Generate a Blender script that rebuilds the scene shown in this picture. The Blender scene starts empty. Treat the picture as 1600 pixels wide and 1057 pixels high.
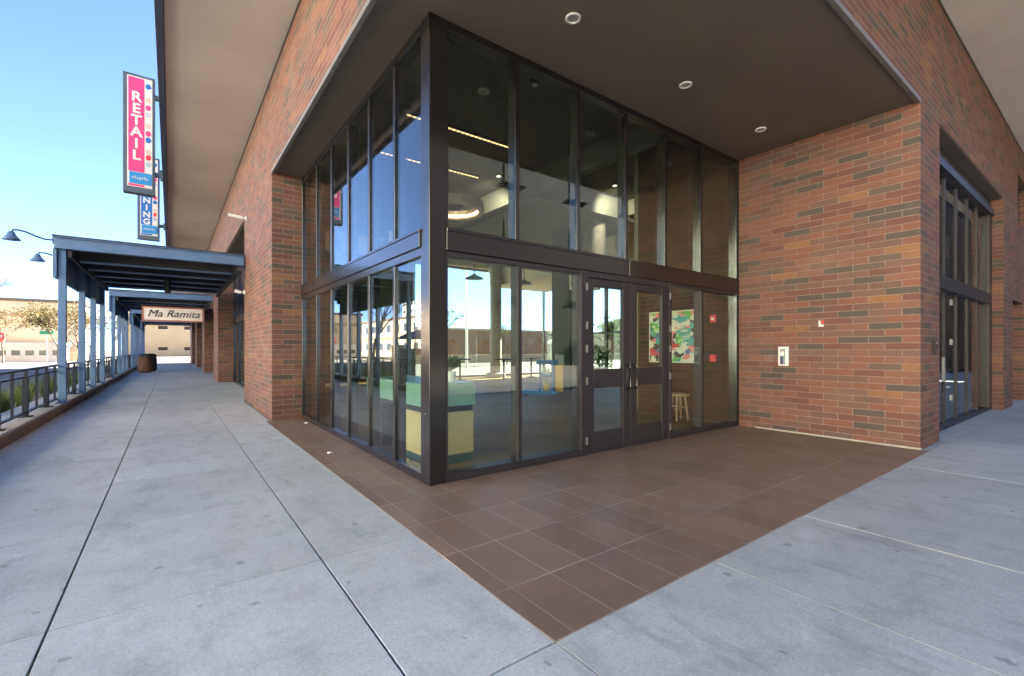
import bpy, bmesh, math, random
from mathutils import Vector, Matrix
random.seed(7)
K = 1.45                      # metres per layout unit
scene = bpy.context.scene
col = scene.collection

# ------------------------------------------------------------------ materials
def new_mat(name):
    m = bpy.data.materials.new(name); m.use_nodes = True
    nt = m.node_tree; nt.nodes.clear()
    out = nt.nodes.new('ShaderNodeOutputMaterial')
    return m, nt, out
def N(nt, t, **kw):
    n = nt.nodes.new(t)
    for k, v in kw.items(): setattr(n, k, v)
    return n
def setin(n, **kw):
    for k, v in kw.items():
        n.inputs[k.replace('_', ' ')].default_value = v
def math_(nt, op, a, b=None, c=None):
    n = N(nt, 'ShaderNodeMath', operation=op)
    for i, x in enumerate((a, b, c)):
        if x is None: continue
        if isinstance(x, (int, float)): n.inputs[i].default_value = x
        else: nt.links.new(x, n.inputs[i])
    return n.outputs[0]
def ramp(nt, fac, stops, interp='LINEAR'):
    r = N(nt, 'ShaderNodeValToRGB'); r.color_ramp.interpolation = interp
    el = r.color_ramp.elements
    while len(el) < len(stops): el.new(0.5)
    for e, (p, c) in zip(el, stops):
        e.position = p; e.color = tuple(c) + (1,) if len(c) == 3 else c
    nt.links.new(fac, r.inputs[0]); return r.outputs[0]
def mixc(nt, fac, a, b, mode='MIX'):
    m = N(nt, 'ShaderNodeMix', data_type='RGBA', blend_type=mode)
    for s, x in ((m.inputs[0], fac), (m.inputs[6], a), (m.inputs[7], b)):
        if isinstance(x, (int, float)): s.default_value = x
        elif isinstance(x, tuple): s.default_value = x + (1,)
        else: nt.links.new(x, s)
    return m.outputs[2]
def noise(nt, vec, scale, detail=4, rough=0.55):
    n = N(nt, 'ShaderNodeTexNoise'); setin(n, Scale=scale, Detail=detail, Roughness=rough)
    if vec is not None: nt.links.new(vec, n.inputs['Vector'])
    return n.outputs['Fac']
def wpos(nt):
    return N(nt, 'ShaderNodeNewGeometry').outputs['Position']
def principled(nt, out, colr=None, rough=0.5, metal=0.0, spec=0.5):
    p = N(nt, 'ShaderNodeBsdfPrincipled')
    if colr is not None:
        if isinstance(colr, tuple): p.inputs['Base Color'].default_value = colr + (1,)
        else: nt.links.new(colr, p.inputs['Base Color'])
    if isinstance(rough, (int, float)): p.inputs['Roughness'].default_value = rough
    else: nt.links.new(rough, p.inputs['Roughness'])
    p.inputs['Metallic'].default_value = metal
    p.inputs['Specular IOR Level'].default_value = spec
    nt.links.new(p.outputs[0], out.inputs[0]); return p
def bump(nt, p, h, strength=0.3, dist=0.01):
    b = N(nt, 'ShaderNodeBump'); setin(b, Strength=strength, Distance=dist)
    nt.links.new(h, b.inputs['Height']); nt.links.new(b.outputs[0], p.inputs['Normal'])

def simple(name, c, rough=0.5, metal=0.0, var=0.12, scale=6.0, bstr=0.0, spec=0.5, coat=0.0):
    m, nt, out = new_mat(name)
    n = noise(nt, wpos(nt), scale)
    lo = tuple(x * (1 - var) for x in c); hi = tuple(min(1, x * (1 + var)) for x in c)
    cc = ramp(nt, n, [(0.3, lo), (0.7, hi)])
    r = math_(nt, 'ADD', math_(nt, 'MULTIPLY', n, 0.15), rough - 0.075)
    p = principled(nt, out, cc, r, metal, spec)
    if bstr: bump(nt, p, noise(nt, wpos(nt), scale * 12), bstr, 0.004)
    if coat: p.inputs['Coat Weight'].default_value = coat; p.inputs['Coat Roughness'].default_value = 0.16; p.inputs['Coat IOR'].default_value = 1.72
    return m

BL, BH = 0.40505, 0.1025
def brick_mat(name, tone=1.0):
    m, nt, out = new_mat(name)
    uv = N(nt, 'ShaderNodeUVMap').outputs[0]
    sp = N(nt, 'ShaderNodeSeparateXYZ'); nt.links.new(uv, sp.inputs[0])
    v = math_(nt, 'DIVIDE', sp.outputs[1], BH); u = math_(nt, 'DIVIDE', sp.outputs[0], BL)
    row = math_(nt, 'FLOOR', v)
    fu = math_(nt, 'ADD', u, math_(nt, 'MULTIPLY', math_(nt, 'FLOORED_MODULO', row, 2.0), 0.5))
    cl = math_(nt, 'FLOOR', fu)
    cb = N(nt, 'ShaderNodeCombineXYZ'); nt.links.new(cl, cb.inputs[0]); nt.links.new(row, cb.inputs[1])
    wn = N(nt, 'ShaderNodeTexWhiteNoise', noise_dimensions='3D'); nt.links.new(cb.outputs[0], wn.inputs[0])
    # slow clustering of the dark bricks
    cs = N(nt, 'ShaderNodeVectorMath', operation='MULTIPLY'); nt.links.new(cb.outputs[0], cs.inputs[0]); cs.inputs[1].default_value = (0.33, 0.14, 0)
    clus = noise(nt, cs.outputs[0], 1.0, 1)
    val = math_(nt, 'ADD', wn.outputs[0], math_(nt, 'MULTIPLY', math_(nt, 'SUBTRACT', clus, 0.5), 0.5))
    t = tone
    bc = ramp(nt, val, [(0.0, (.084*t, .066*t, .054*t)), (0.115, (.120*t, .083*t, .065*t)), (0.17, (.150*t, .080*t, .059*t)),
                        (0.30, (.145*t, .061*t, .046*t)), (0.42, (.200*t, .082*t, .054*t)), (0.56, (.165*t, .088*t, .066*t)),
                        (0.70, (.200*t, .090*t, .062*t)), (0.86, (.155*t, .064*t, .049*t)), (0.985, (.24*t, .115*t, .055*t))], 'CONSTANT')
    # fire-flash inside each brick
    mp = N(nt, 'ShaderNodeVectorMath', operation='ADD'); nt.links.new(uv, mp.inputs[0])
    sc = N(nt, 'ShaderNodeVectorMath', operation='SCALE'); nt.links.new(wn.outputs[1], sc.inputs[0]); sc.inputs[3].default_value = 7.0
    nt.links.new(sc.outputs[0], mp.inputs[1])
    fl = noise(nt, mp.outputs[0], 7.0, 3); gr = noise(nt, mp.outputs[0], 90.0, 3)
    bc = mixc(nt, math_(nt, 'MULTIPLY', math_(nt, 'SUBTRACT', fl, 0.42), 1.1), bc, (.10*t, .07*t, .06*t))
    bc = mixc(nt, 1.0, bc, ramp(nt, gr, [(0.25, (.72,)*3), (0.75, (1.22,)*3)]), 'MULTIPLY')
    def edge(x, size, w):
        f = math_(nt, 'FRACT', x)
        d = math_(nt, 'MULTIPLY', math_(nt, 'MINIMUM', f, math_(nt, 'SUBTRACT', 1.0, f)), size)
        mr = N(nt, 'ShaderNodeMapRange', interpolation_type='SMOOTHSTEP'); nt.links.new(d, mr.inputs[0])
        mr.inputs[1].default_value = w * 0.65; mr.inputs[2].default_value = w * 1.25
        return mr.outputs[0]
    wob = math_(nt, 'MULTIPLY', math_(nt, 'SUBTRACT', noise(nt, uv, 30.0, 2), 0.5), 0.03)
    mask = math_(nt, 'MULTIPLY', edge(math_(nt, 'ADD', fu, wob), BL, 0.0060), edge(math_(nt, 'ADD', v, wob), BH, 0.0060))
    mort = ramp(nt, noise(nt, uv, 14.0, 4), [(0.3, (.20*t, .138*t, .110*t)), (0.7, (.30*t, .22*t, .18*t))])
    cc = mixc(nt, mask, mort, bc)
    # faint efflorescence / grime with a shape of its own
    ef = ramp(nt, noise(nt, uv, 1.1, 6, 0.65), [(0.55, (0, 0, 0)), (0.8, (.16,)*3)])
    cc = mixc(nt, ef, cc, (.42*t, .36*t, .32*t))
    p = principled(nt, out, cc, 0.78, 0, 0.35)
    h = math_(nt, 'ADD', mask, math_(nt, 'MULTIPLY', gr, 0.35))
    bump(nt, p, h, 0.8, 0.007)
    return m

def concrete_mat(name, c, stain=0.5, warm=(.40, .385, .36)):
    m, nt, out = new_mat(name)
    pos = wpos(nt)
    n1 = noise(nt, pos, 0.55, 6, 0.6); n2 = noise(nt, pos, 3.2, 8, 0.68); n3 = noise(nt, pos, 60, 3, 0.7)
    cc = ramp(nt, n1, [(0.3, tuple(x*.86 for x in c)), (0.7, tuple(x*1.10 for x in c))])
    cc = mixc(nt, 1.0, cc, ramp(nt, n2, [(0.30, (.74, .75, .75)), (0.48, (.97,)*3), (0.6, (1.0,)*3), (0.72, (1.16, 1.15, 1.13))]), 'MULTIPLY')
    cc = mixc(nt, 1.0, cc, ramp(nt, n3, [(0.3, (.84,)*3), (0.7, (1.13,)*3)]), 'MULTIPLY')
    n4 = noise(nt, pos, 19.0, 5, 0.75)
    cc = mixc(nt, 1.0, cc, ramp(nt, n4, [(0.36, (.94,)*3), (0.5, (1.0,)*3), (0.66, (1.05,)*3)]), 'MULTIPLY')
    rp = N(nt, 'ShaderNodeNewGeometry').outputs['Random Per Island']
    cc = mixc(nt, 1.0, cc, ramp(nt, rp, [(0, (.92, .92, .915)), (1, (1.06, 1.06, 1.055))]), 'MULTIPLY')
    # blotches and streaky scuffs
    st = N(nt, 'ShaderNodeMapping'); st.inputs['Scale'].default_value = (2.4, 0.7, 1); st.inputs['Rotation'].default_value = (0, 0, 0.65); nt.links.new(pos, st.inputs[0])
    b = ramp(nt, noise(nt, st.outputs[0], 1.5, 9, 0.72), [(0.53, (0, 0, 0)), (0.68, (stain,)*3)])
    cc = mixc(nt, b, cc, tuple(x*.52 for x in c))
    lt = ramp(nt, noise(nt, pos, 2.1, 7, 0.75), [(0.58, (0, 0, 0)), (0.70, (.32,)*3)])
    cc = mixc(nt, lt, cc, tuple(min(1, x*1.35) for x in c))
    # gum spots
    vo = N(nt, 'ShaderNodeTexVoronoi', feature='F1', voronoi_dimensions='2D'); setin(vo, Scale=2.6, Randomness=1.0)
    wv = N(nt, 'ShaderNodeVectorMath', operation='ADD'); nt.links.new(pos, wv.inputs[0])
    ws = N(nt, 'ShaderNodeVectorMath', operation='SCALE'); tn = N(nt, 'ShaderNodeTexNoise'); setin(tn, Scale=14.0, Detail=3.0); nt.links.new(pos, tn.inputs['Vector'])
    nt.links.new(tn.outputs['Color'], ws.inputs[0]); ws.inputs[3].default_value = 0.09; nt.links.new(ws.outputs[0], wv.inputs[1])
    nt.links.new(wv.outputs[0], vo.inputs['Vector'])
    wr = N(nt, 'ShaderNodeTexWhiteNoise'); nt.links.new(vo.outputs['Position'], wr.inputs[0])
    rad = math_(nt, 'MULTIPLY', math_(nt, 'SUBTRACT', wr.outputs[0], 0.60), 0.20)
    spot = math_(nt, 'MULTIPLY', math_(nt, 'GREATER_THAN', rad, vo.outputs['Distance']), 0.5)
    cc = mixc(nt, spot, cc, tuple(x*.32 for x in c))
    p = principled(nt, out, cc, ramp(nt, n2, [(0.3, (.62,)*3), (0.7, (.85,)*3)]), 0, 0.4)
    bump(nt, p, math_(nt, 'ADD', n3, math_(nt, 'MULTIPLY', n2, 0.8)), 0.22, 0.004)
    return m

TX, TY = 0.2145 * K, 0.43 * K
def tile_mat():
    m, nt, out = new_mat('brown_floor_tile')
    uv = N(nt, 'ShaderNodeUVMap').outputs[0]
    sp = N(nt, 'ShaderNodeSeparateXYZ'); nt.links.new(uv, sp.inputs[0])
    u = math_(nt, 'DIVIDE', sp.outputs[0], TX); v = math_(nt, 'DIVIDE', sp.outputs[1], TY)
    def edge(x, size, w):
        f = math_(nt, 'FRACT', x)
        d = math_(nt, 'MULTIPLY', math_(nt, 'MINIMUM', f, math_(nt, 'SUBTRACT', 1.0, f)), size)
        mr = N(nt, 'ShaderNodeMapRange', interpolation_type='SMOOTHSTEP'); nt.links.new(d, mr.inputs[0])
        mr.inputs[1].default_value = w * 0.6; mr.inputs[2].default_value = w * 1.3
        return mr.outputs[0]
    mask = math_(nt, 'MULTIPLY', edge(u, TX, 0.003), edge(v, TY, 0.004))
    cb = N(nt, 'ShaderNodeCombineXYZ'); nt.links.new(math_(nt, 'FLOOR', u), cb.inputs[0]); nt.links.new(math_(nt, 'FLOOR', v), cb.inputs[1])
    wn = N(nt, 'ShaderNodeTexWhiteNoise'); nt.links.new(cb.outputs[0], wn.inputs[0])
    pos = wpos(nt)
    n2 = noise(nt, pos, 2.6, 8, 0.7); n3 = noise(nt, pos, 80, 3)
    c = ramp(nt, wn.outputs[0], [(0, (.185, .128, .095)), (1, (.245, .170, .128))])
    c = mixc(nt, 1.0, c, ramp(nt, n2, [(0.3, (.82,)*3), (0.7, (1.2, 1.2, 1.2))]), 'MULTIPLY')
    c = mixc(nt, 1.0, c, ramp(nt, n3, [(0.3, (.9,)*3), (0.7, (1.1,)*3)]), 'MULTIPLY')
    dust = ramp(nt, noise(nt, pos, 1.2, 9, 0.75), [(0.50, (0, 0, 0)), (0.75, (.35,)*3)])
    c = mixc(nt, dust, c, (.30, .25, .22))
    gc = mixc(nt, ramp(nt, noise(nt, pos, 1.7, 4), [(0.35, (0, 0, 0)), (0.6, (1, 1, 1))]), (.24, .185, .155), (.46, .38, .33))
    c = mixc(nt, mask, gc, c)
    p = principled(nt, out, c, ramp(nt, n2, [(0.3, (.36,)*3), (0.7, (.56,)*3)]), 0, 0.45)
    bump(nt, p, math_(nt, 'ADD', mask, math_(nt, 'MULTIPLY', n3, 0.2)), 0.3, 0.003)
    return m

def glass_mat(name, tint, f0, rough=0.0):
    m, nt, out = new_mat(name)
    g = N(nt, 'ShaderNodeNewGeometry')
    d = N(nt, 'ShaderNodeVectorMath', operation='DOT_PRODUCT'); nt.links.new(g.outputs['Incoming'], d.inputs[0]); nt.links.new(g.outputs['Normal'], d.inputs[1])
    c = math_(nt, 'ABSOLUTE', d.outputs['Value'])
    f = math_(nt, 'POWER', math_(nt, 'SUBTRACT', 1.0, c), 5.0)
    f = math_(nt, 'ADD', math_(nt, 'MULTIPLY', f, 1 - f0), f0)
    tr = N(nt, 'ShaderNodeBsdfTransparent'); tr.inputs[0].default_value = tint + (1,)
    gl = N(nt, 'ShaderNodeBsdfGlossy'); gl.inputs['Color'].default_value = (.95, .97, .98, 1); gl.inputs['Roughness'].default_value = rough
    # very slight waviness of the panes
    b = N(nt, 'ShaderNodeBump'); setin(b, Strength=0.008, Distance=0.01); nt.links.new(noise(nt, wpos(nt), 1.3, 2), b.inputs['Height']); nt.links.new(b.outputs[0], gl.inputs['Normal'])
    mx = N(nt, 'ShaderNodeMixShader'); nt.links.new(f, mx.inputs[0]); nt.links.new(tr.outputs[0], mx.inputs[1]); nt.links.new(gl.outputs[0], mx.inputs[2])
    nt.links.new(mx.outputs[0], out.inputs[0]); return m

def emit_mat(name, c, s):
    m, nt, out = new_mat(name)
    e = N(nt, 'ShaderNodeEmission'); e.inputs[0].default_value = c + (1,); e.inputs[1].default_value = s
    nt.links.new(e.outputs[0], out.inputs[0]); return m

def art_mat():
    m, nt, out = new_mat('abstract_print')
    pos = N(nt, 'ShaderNodeTexCoord').outputs['Object']
    tn = N(nt, 'ShaderNodeTexNoise'); setin(tn, Scale=3.2, Detail=5.0); nt.links.new(pos, tn.inputs['Vector'])
    sc = N(nt, 'ShaderNodeVectorMath', operation='SCALE'); nt.links.new(tn.outputs['Color'], sc.inputs[0]); sc.inputs[3].default_value = .45
    ad = N(nt, 'ShaderNodeVectorMath', operation='ADD'); nt.links.new(pos, ad.inputs[0]); nt.links.new(sc.outputs[0], ad.inputs[1])
    mp = N(nt, 'ShaderNodeMapping'); mp.inputs['Scale'].default_value = (1, 2.6, 3.6); nt.links.new(ad.outputs[0], mp.inputs[0])
    vo = N(nt, 'ShaderNodeTexVoronoi', distance='MANHATTAN'); setin(vo, Scale=2.1); nt.links.new(mp.outputs[0], vo.inputs['Vector'])
    sp = N(nt, 'ShaderNodeSeparateColor'); nt.links.new(vo.outputs['Color'], sp.inputs[0])
    c = ramp(nt, sp.outputs[0], [(0, (.70, .66, .55)), (.10, (.03, .03, .04)), (.22, (.08, .36, .36)), (.34, (.62, .05, .06)), (.46, (.7, .68, .6)), (.55, (.12, .45, .08)), (.67, (.10, .16, .36)), (.77, (.80, .22, .22)), (.90, (.70, .66, .5))], 'CONSTANT')
    st = N(nt, 'ShaderNodeMapping'); st.inputs['Scale'].default_value = (1, 5.0, 26); nt.links.new(ad.outputs[0], st.inputs[0])
    ln = ramp(nt, noise(nt, st.outputs[0], 1.0, 2), [(.52, (0, 0, 0)), (.56, (1, 1, 1))])
    ar = ramp(nt, noise(nt, pos, 1.6, 1), [(.54, (0, 0, 0)), (.60, (.9,)*3)])
    c = mixc(nt, math_(nt, 'MULTIPLY', ln, ar), c, (.80, .78, .72))
    bk = ramp(nt, noise(nt, ad.outputs[0], 5.5, 3), [(.64, (0, 0, 0)), (.67, (.9,)*3)])
    c = mixc(nt, bk, c, (.03, .03, .035))
    principled(nt, out, c, 0.3); return m

def leaf_mat(name, a, b):
    m, nt, out = new_mat(name)
    oi = noise(nt, wpos(nt), 2.5, 3)
    c = ramp(nt, oi, [(0.3, a), (0.7, b)])
    p = principled(nt, out, c, 0.6, 0, 0.3)
    tl = N(nt, 'ShaderNodeBsdfTranslucent'); nt.links.new(c, tl.inputs[0])
    mx = N(nt, 'ShaderNodeMixShader'); mx.inputs[0].default_value = 0.35
    nt.links.new(p.outputs[0], mx.inputs[1]); nt.links.new(tl.outputs[0], mx.inputs[2]); nt.links.new(mx.outputs[0], out.inputs[0])
    return m

M = {}
M['brick'] = brick_mat('brown_red_brick', 1.06)
M['concrete'] = concrete_mat('sidewalk_concrete', (.54, .575, .575))
M['concrete_right'] = concrete_mat('worn_sidewalk_concrete', (.44, .47, .465), 0.6)
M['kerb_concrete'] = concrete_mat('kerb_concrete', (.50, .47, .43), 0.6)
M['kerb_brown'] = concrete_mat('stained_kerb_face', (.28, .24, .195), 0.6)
M['joint'] = simple('joint_sealant', (.035, .035, .035), 0.9)
M['tile'] = tile_mat()
M['asphalt'] = simple('asphalt', (.085, .085, .092), 0.9, 0, 0.3, 1.5, 0.4)
M['earth'] = simple('bare_ground', (.22, .19, .15), 0.95, 0, 0.3, 0.8)
M['soil'] = simple('planting_soil', (.12, .10, .07), 0.95, 0, 0.3, 3, 0.3)
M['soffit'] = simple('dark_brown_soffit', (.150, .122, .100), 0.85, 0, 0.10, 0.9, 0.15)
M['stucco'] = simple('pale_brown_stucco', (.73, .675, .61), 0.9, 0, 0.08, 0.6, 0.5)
M['upper'] = simple('upper_storey_stucco', (.36, .31, .27), 0.9, 0, 0.08, 0.5)
M['bronze'] = simple('dark_bronze_metal', (.010, .008, .008), 0.4, 0.10, 0.12, 3.0, 0, 0.2, 0.85)
M['bronze_door'] = simple('dark_bronze_door', (.040, .035, .038), 0.45, 0.2, 0.10, 3.0)
M['trim'] = simple('grey_metal_trim', (.20, .20, .20), 0.5, 0.4)
M['blue_trim'] = simple('slate_blue_trim', (.075, .10, .16), 0.5, 0.2)
M['blue'] = simple('slate_blue_steel', (.105, .19, .34), 0.48, 0.15, 0.12, 3.0, 0.05)
M['darkbeam'] = simple('charcoal_steel', (.045, .045, .052), 0.6, 0.1)
M['rail'] = simple('dark_navy_rail', (.013, .016, .023), 0.45, 0.3)
M['glass'] = glass_mat('storefront_glass', (.91, .965, .93), 0.072)
M['shopglass'] = glass_mat('shop_glass', (.55, .60, .60), 0.06)
M['cream'] = simple('cream_paint', (.78, .72, .55), 0.8, 0, 0.05)
M['greywall'] = simple('dark_interior_paint', (.19, .20, .17), 0.85, 0, 0.1, 1.0)
M['reflbrick'] = brick_mat('painted_brick_reflection', 0.3)  # very dark brick, stands in for brick reflected in the panes
M['ceiling'] = simple('dark_interior_ceiling', (.10, .10, .09), 0.9)
M['floor'] = simple('polished_concrete_floor', (.25, .165, .085), 0.5, 0, 0.30, 0.9, 0, 0.03)
M['teal_dark'] = simple('dark_green_pillar_paint', (.035, .062, .052), 0.6)
M['pillar_grey'] = simple('grey_concrete_pillar', (.30, .28, .24), 0.7)
M['hinge_grey'] = simple('dull_grey_metal', (.17, .165, .16), 0.45, 0.4)
M['white'] = simple('white_plastic', (.78, .78, .76), 0.4, 0, 0.03)
M['lightgrey'] = simple('light_grey_metal', (.30, .30, .30), 0.45, 0.4)
M['red'] = simple('signal_red', (.78, .035, .05), 0.35)
M['navy_plastic'] = simple('navy_plastic', (.04, .045, .16), 0.3)
M['pink'] = simple('hot_pink_panel', (.86, .05, .22), 0.5, 0, 0.03)
M['signwhite'] = simple('sign_white', (.72, .70, .68), 0.5, 0, 0.03)
M['signblue'] = simple('sign_blue', (.010, .14, .48), 0.5, 0, 0.03)
M['signcyan'] = simple('sign_light_blue', (.02, .26, .62), 0.5, 0, 0.03)
M['signbeige'] = simple('sign_beige', (.62, .52, .44), 0.5)
M['signpale'] = simple('sign_pale_blue', (.42, .50, .58), 0.5)
M['black'] = simple('black_paint', (.02, .018, .018), 0.6)
M['slate'] = simple('slate_sign_frame', (.085, .115, .15), 0.5, 0.2)
M['cloth_pale'] = simple('sign_cloth', (.80, .75, .70), 0.7, 0, 0.12, 2.0)
M['terracotta'] = simple('terracotta_frame', (.42, .16, .10), 0.7)
M['yellowbase'] = simple('yellow_counter', (.62, .48, .24), 0.55, 0, 0.05)
M['turq'] = simple('turquoise_counter', (.24, .43, .36), 0.35, 0, 0.06)
M['turqdark'] = simple('dark_teal_plinth', (.04, .12, .12), 0.5)
M['leafy'] = leaf_mat('pot_plant_leaf', (.06, .14, .03), (.14, .26, .05))
M['cartblue'] = simple('blue_plastic', (.02, .16, .40), 0.4)
M['cartyellow'] = simple('yellow_vinyl', (.62, .38, .05), 0.5)
M['wood'] = simple('pale_wood', (.52, .36, .19), 0.5, 0, 0.15, 8)
M['art'] = art_mat()
M['led'] = emit_mat('led_line', (1.0, .66, .30), 0.16)
M['ringled'] = emit_mat('ring_light', (1.0, .66, .36), 0.35)
M['spot'] = emit_mat('ceiling_spot_lens', (1.0, .85, .6), 0.3)
M['lens_off'] = simple('downlight_baffle', (.42, .40, .38), 0.4)
M['brown_metal'] = simple('brown_litter_bin', (.16, .075, .045), 0.6)
M['dark_metal'] = simple('dark_metal', (.03, .03, .03), 0.5, 0.3)
M['beige'] = simple('beige_render', (.50, .39, .27), 0.9, 0, 0.08, 0.3)  # one even beige base colour for several walls
M['tanband'] = simple('brown_band_render', (.26, .17, .10), 0.9)
M['farbrown'] = simple('brown_far_facade', (.055, .037, .024), 0.9, 0, 0.12, 0.3)
M['farcream'] = simple('warm_cream_render', (.50, .40, .24), 0.9, 0, 0.08, 0.3)
M['farwhite'] = simple('dull_white_render', (.17, .15, .125), 0.9, 0, 0.08, 0.3)
M['offwhite'] = simple('off_white_render', (.68, .63, .55), 0.85)
M['courtyard'] = simple('courtyard_paving', (.045, .036, .026), 0.9, 0, 0.2, 0.6)
M['plaza'] = simple('tan_plaza_paving', (.085, .072, .060), 0.9, 0, 0.2, 0.6)
M['arcade'] = simple('brown_arcade_render', (.24, .15, .11), 0.9, 0, 0.1, 0.5)
M['darkwin'] = simple('dark_window', (.05, .055, .06), 0.12, 0, 0.2, 0.4)
M['roof'] = simple('roof_tan', (.12, .09, .06), 0.9)
M['opp'] = simple('dark_brown_facade', (.024, .020, .018), 0.8, 0, 0.15, 0.5)
M['bark'] = simple('bark', (.13, .10, .075), 0.9, 0, 0.25, 8)
M['palebark'] = simple('pale_bark', (.16, .12, .08), 0.9, 0, 0.2, 8)
M['leaf_autumn'] = leaf_mat('yellowing_leaf', (.10, .085, .035), (.17, .125, .05))
M['leaf_green'] = leaf_mat('olive_leaf', (.07, .10, .03), (.15, .17, .05))
M['grass'] = leaf_mat('ornamental_grass', (.07, .13, .03), (.17, .21, .07))
M['umbrella'] = simple('blue_canvas', (.14, .20, .36), 0.8)
M['streetgreen'] = simple('street_sign_green', (.01, .32, .14), 0.5)

# ------------------------------------------------------------------ mesh builder (layout units -> metres)
ROOT = {}
class MB:
    def __init__(s): s.bm = bmesh.new()
    def box(s, x0, y0, z0, x1, y1, z1):
        x0, x1 = min(x0, x1), max(x0, x1); y0, y1 = min(y0, y1), max(y0, y1); z0, z1 = min(z0, z1), max(z0, z1)
        v = [s.bm.verts.new((x, y, z)) for z in (z0, z1) for y in (y0, y1) for x in (x0, x1)]
        for f in ((0, 2, 3, 1), (4, 5, 7, 6), (0, 1, 5, 4), (2, 6, 7, 3), (0, 4, 6, 2), (1, 3, 7, 5)):
            s.bm.faces.new([v[i] for i in f])
        return s
    def rotbox(s, c, size, rz=0, rx=0, ry=0):
        m = Matrix.Translation(c) @ Matrix.Rotation(rz, 4, 'Z') @ Matrix.Rotation(ry, 4, 'Y') @ Matrix.Rotation(rx, 4, 'X')
        hx, hy, hz = (a / 2 for a in size)
        v = [s.bm.verts.new(m @ Vector((x, y, z))) for z in (-hz, hz) for y in (-hy, hy) for x in (-hx, hx)]
        for f in ((0, 2, 3, 1), (4, 5, 7, 6), (0, 1, 5, 4), (2, 6, 7, 3), (0, 4, 6, 2), (1, 3, 7, 5)):
            s.bm.faces.new([v[i] for i in f])
        return s
    def tube(s, pts, rs, n=8, cap=True):
        pts = [Vector(p) for p in pts]
        if isinstance(rs, (int, float)): rs = [rs] * len(pts)
        rings = []
        up = Vector((0, 0, 1))
        for i, p in enumerate(pts):
            d = (pts[min(i + 1, len(pts) - 1)] - pts[max(i - 1, 0)]).normalized()
            a = d.cross(up)
            if a.length < 1e-3: a = d.cross(Vector((1, 0, 0)))
            a.normalize(); b = a.cross(d)
            rings.append([s.bm.verts.new(p + (a * math.cos(2*math.pi*k/n) + b * math.sin(2*math.pi*k/n)) * rs[i]) for k in range(n)])
        for r0, r1 in zip(rings, rings[1:]):
            for k in range(n): s.bm.faces.new((r0[k], r0[(k+1) % n], r1[(k+1) % n], r1[k]))
        if cap:
            s.bm.faces.new(rings[0][::-1]); s.bm.faces.new(rings[-1])
        return s
    def lathe(s, c, prof, n=24, close=True):
        rings = []
        for r, z in prof:
            rings.append([s.bm.verts.new((c[0] + r*math.cos(2*math.pi*k/n), c[1] + r*math.sin(2*math.pi*k/n), c[2] + z)) for k in range(n)])
        for r0, r1 in zip(rings, rings[1:]):
            for k in range(n): s.bm.faces.new((r0[k], r0[(k+1) % n], r1[(k+1) % n], r1[k]))
        if close:
            s.bm.faces.new(rings[0][::-1]); s.bm.faces.new(rings[-1])
        return s
    def quad(s, *p):
        s.bm.faces.new([s.bm.verts.new(q) for q in p]); return s
    def prism(s, poly, z0, z1):          # poly of (x, y), extruded in z
        a = [s.bm.verts.new((x, y, z0)) for x, y in poly]; b = [s.bm.verts.new((x, y, z1)) for x, y in poly]
        n = len(poly)
        s.bm.faces.new(a[::-1]); s.bm.faces.new(b)
        for i in range(n): s.bm.faces.new((a[i], a[(i+1) % n], b[(i+1) % n], b[i]))
        return s
    def xprism(s, poly, y0, y1):         # poly of (x, z), extruded in y
        a = [s.bm.verts.new((x, y0, z)) for x, z in poly]; b = [s.bm.verts.new((x, y1, z)) for x, z in poly]
        n = len(poly)
        s.bm.faces.new(a); s.bm.faces.new(b[::-1])
        for i in range(n): s.bm.faces.new((a[(i+1) % n], a[i], b[i], b[(i+1) % n]))
        return s
    def build(s, name, mat, parent=None, bev=0.0, smooth=False, uv=None, seg=1):
        bm = s.bm
        bmesh.ops.scale(bm, vec=(K, K, K), verts=bm.verts)
        bm.normal_update()
        if bev:
            bmesh.ops.bevel(bm, geom=list(bm.edges), offset=bev, segments=seg, affect='EDGES', profile=0.6, clamp_overlap=True)
            bm.normal_update()
        if uv is not None:
            ox, oy = uv[0] * K, uv[1] * K
            lay = bm.loops.layers.uv.new('UVMap')
            for f in bm.faces:
                n = f.normal
                for l in f.loops:
                    x, y, z = l.vert.co
                    if abs(n.z) > 0.7: l[lay].uv = (x - ox, y - oy)
                    elif abs(n.x) > abs(n.y): l[lay].uv = (y - oy, z)
                    else: l[lay].uv = (x - ox, z)
        off = Vector((0, 0, 0))
        if parent is not None:
            r = parent
            while r.parent is not None: r = r.parent
            off = r.location.copy()
        if off.length: bmesh.ops.translate(bm, vec=-off, verts=bm.verts)
        me = bpy.data.meshes.new(name); bm.to_mesh(me); bm.free()
        if smooth:
            for p in me.polygons: p.use_smooth = True
        me.materials.append(M[mat] if isinstance(mat, str) else mat)
        o = bpy.data.objects.new(name, me); col.objects.link(o)
        if parent is not None: o.parent = parent
        return o

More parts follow.
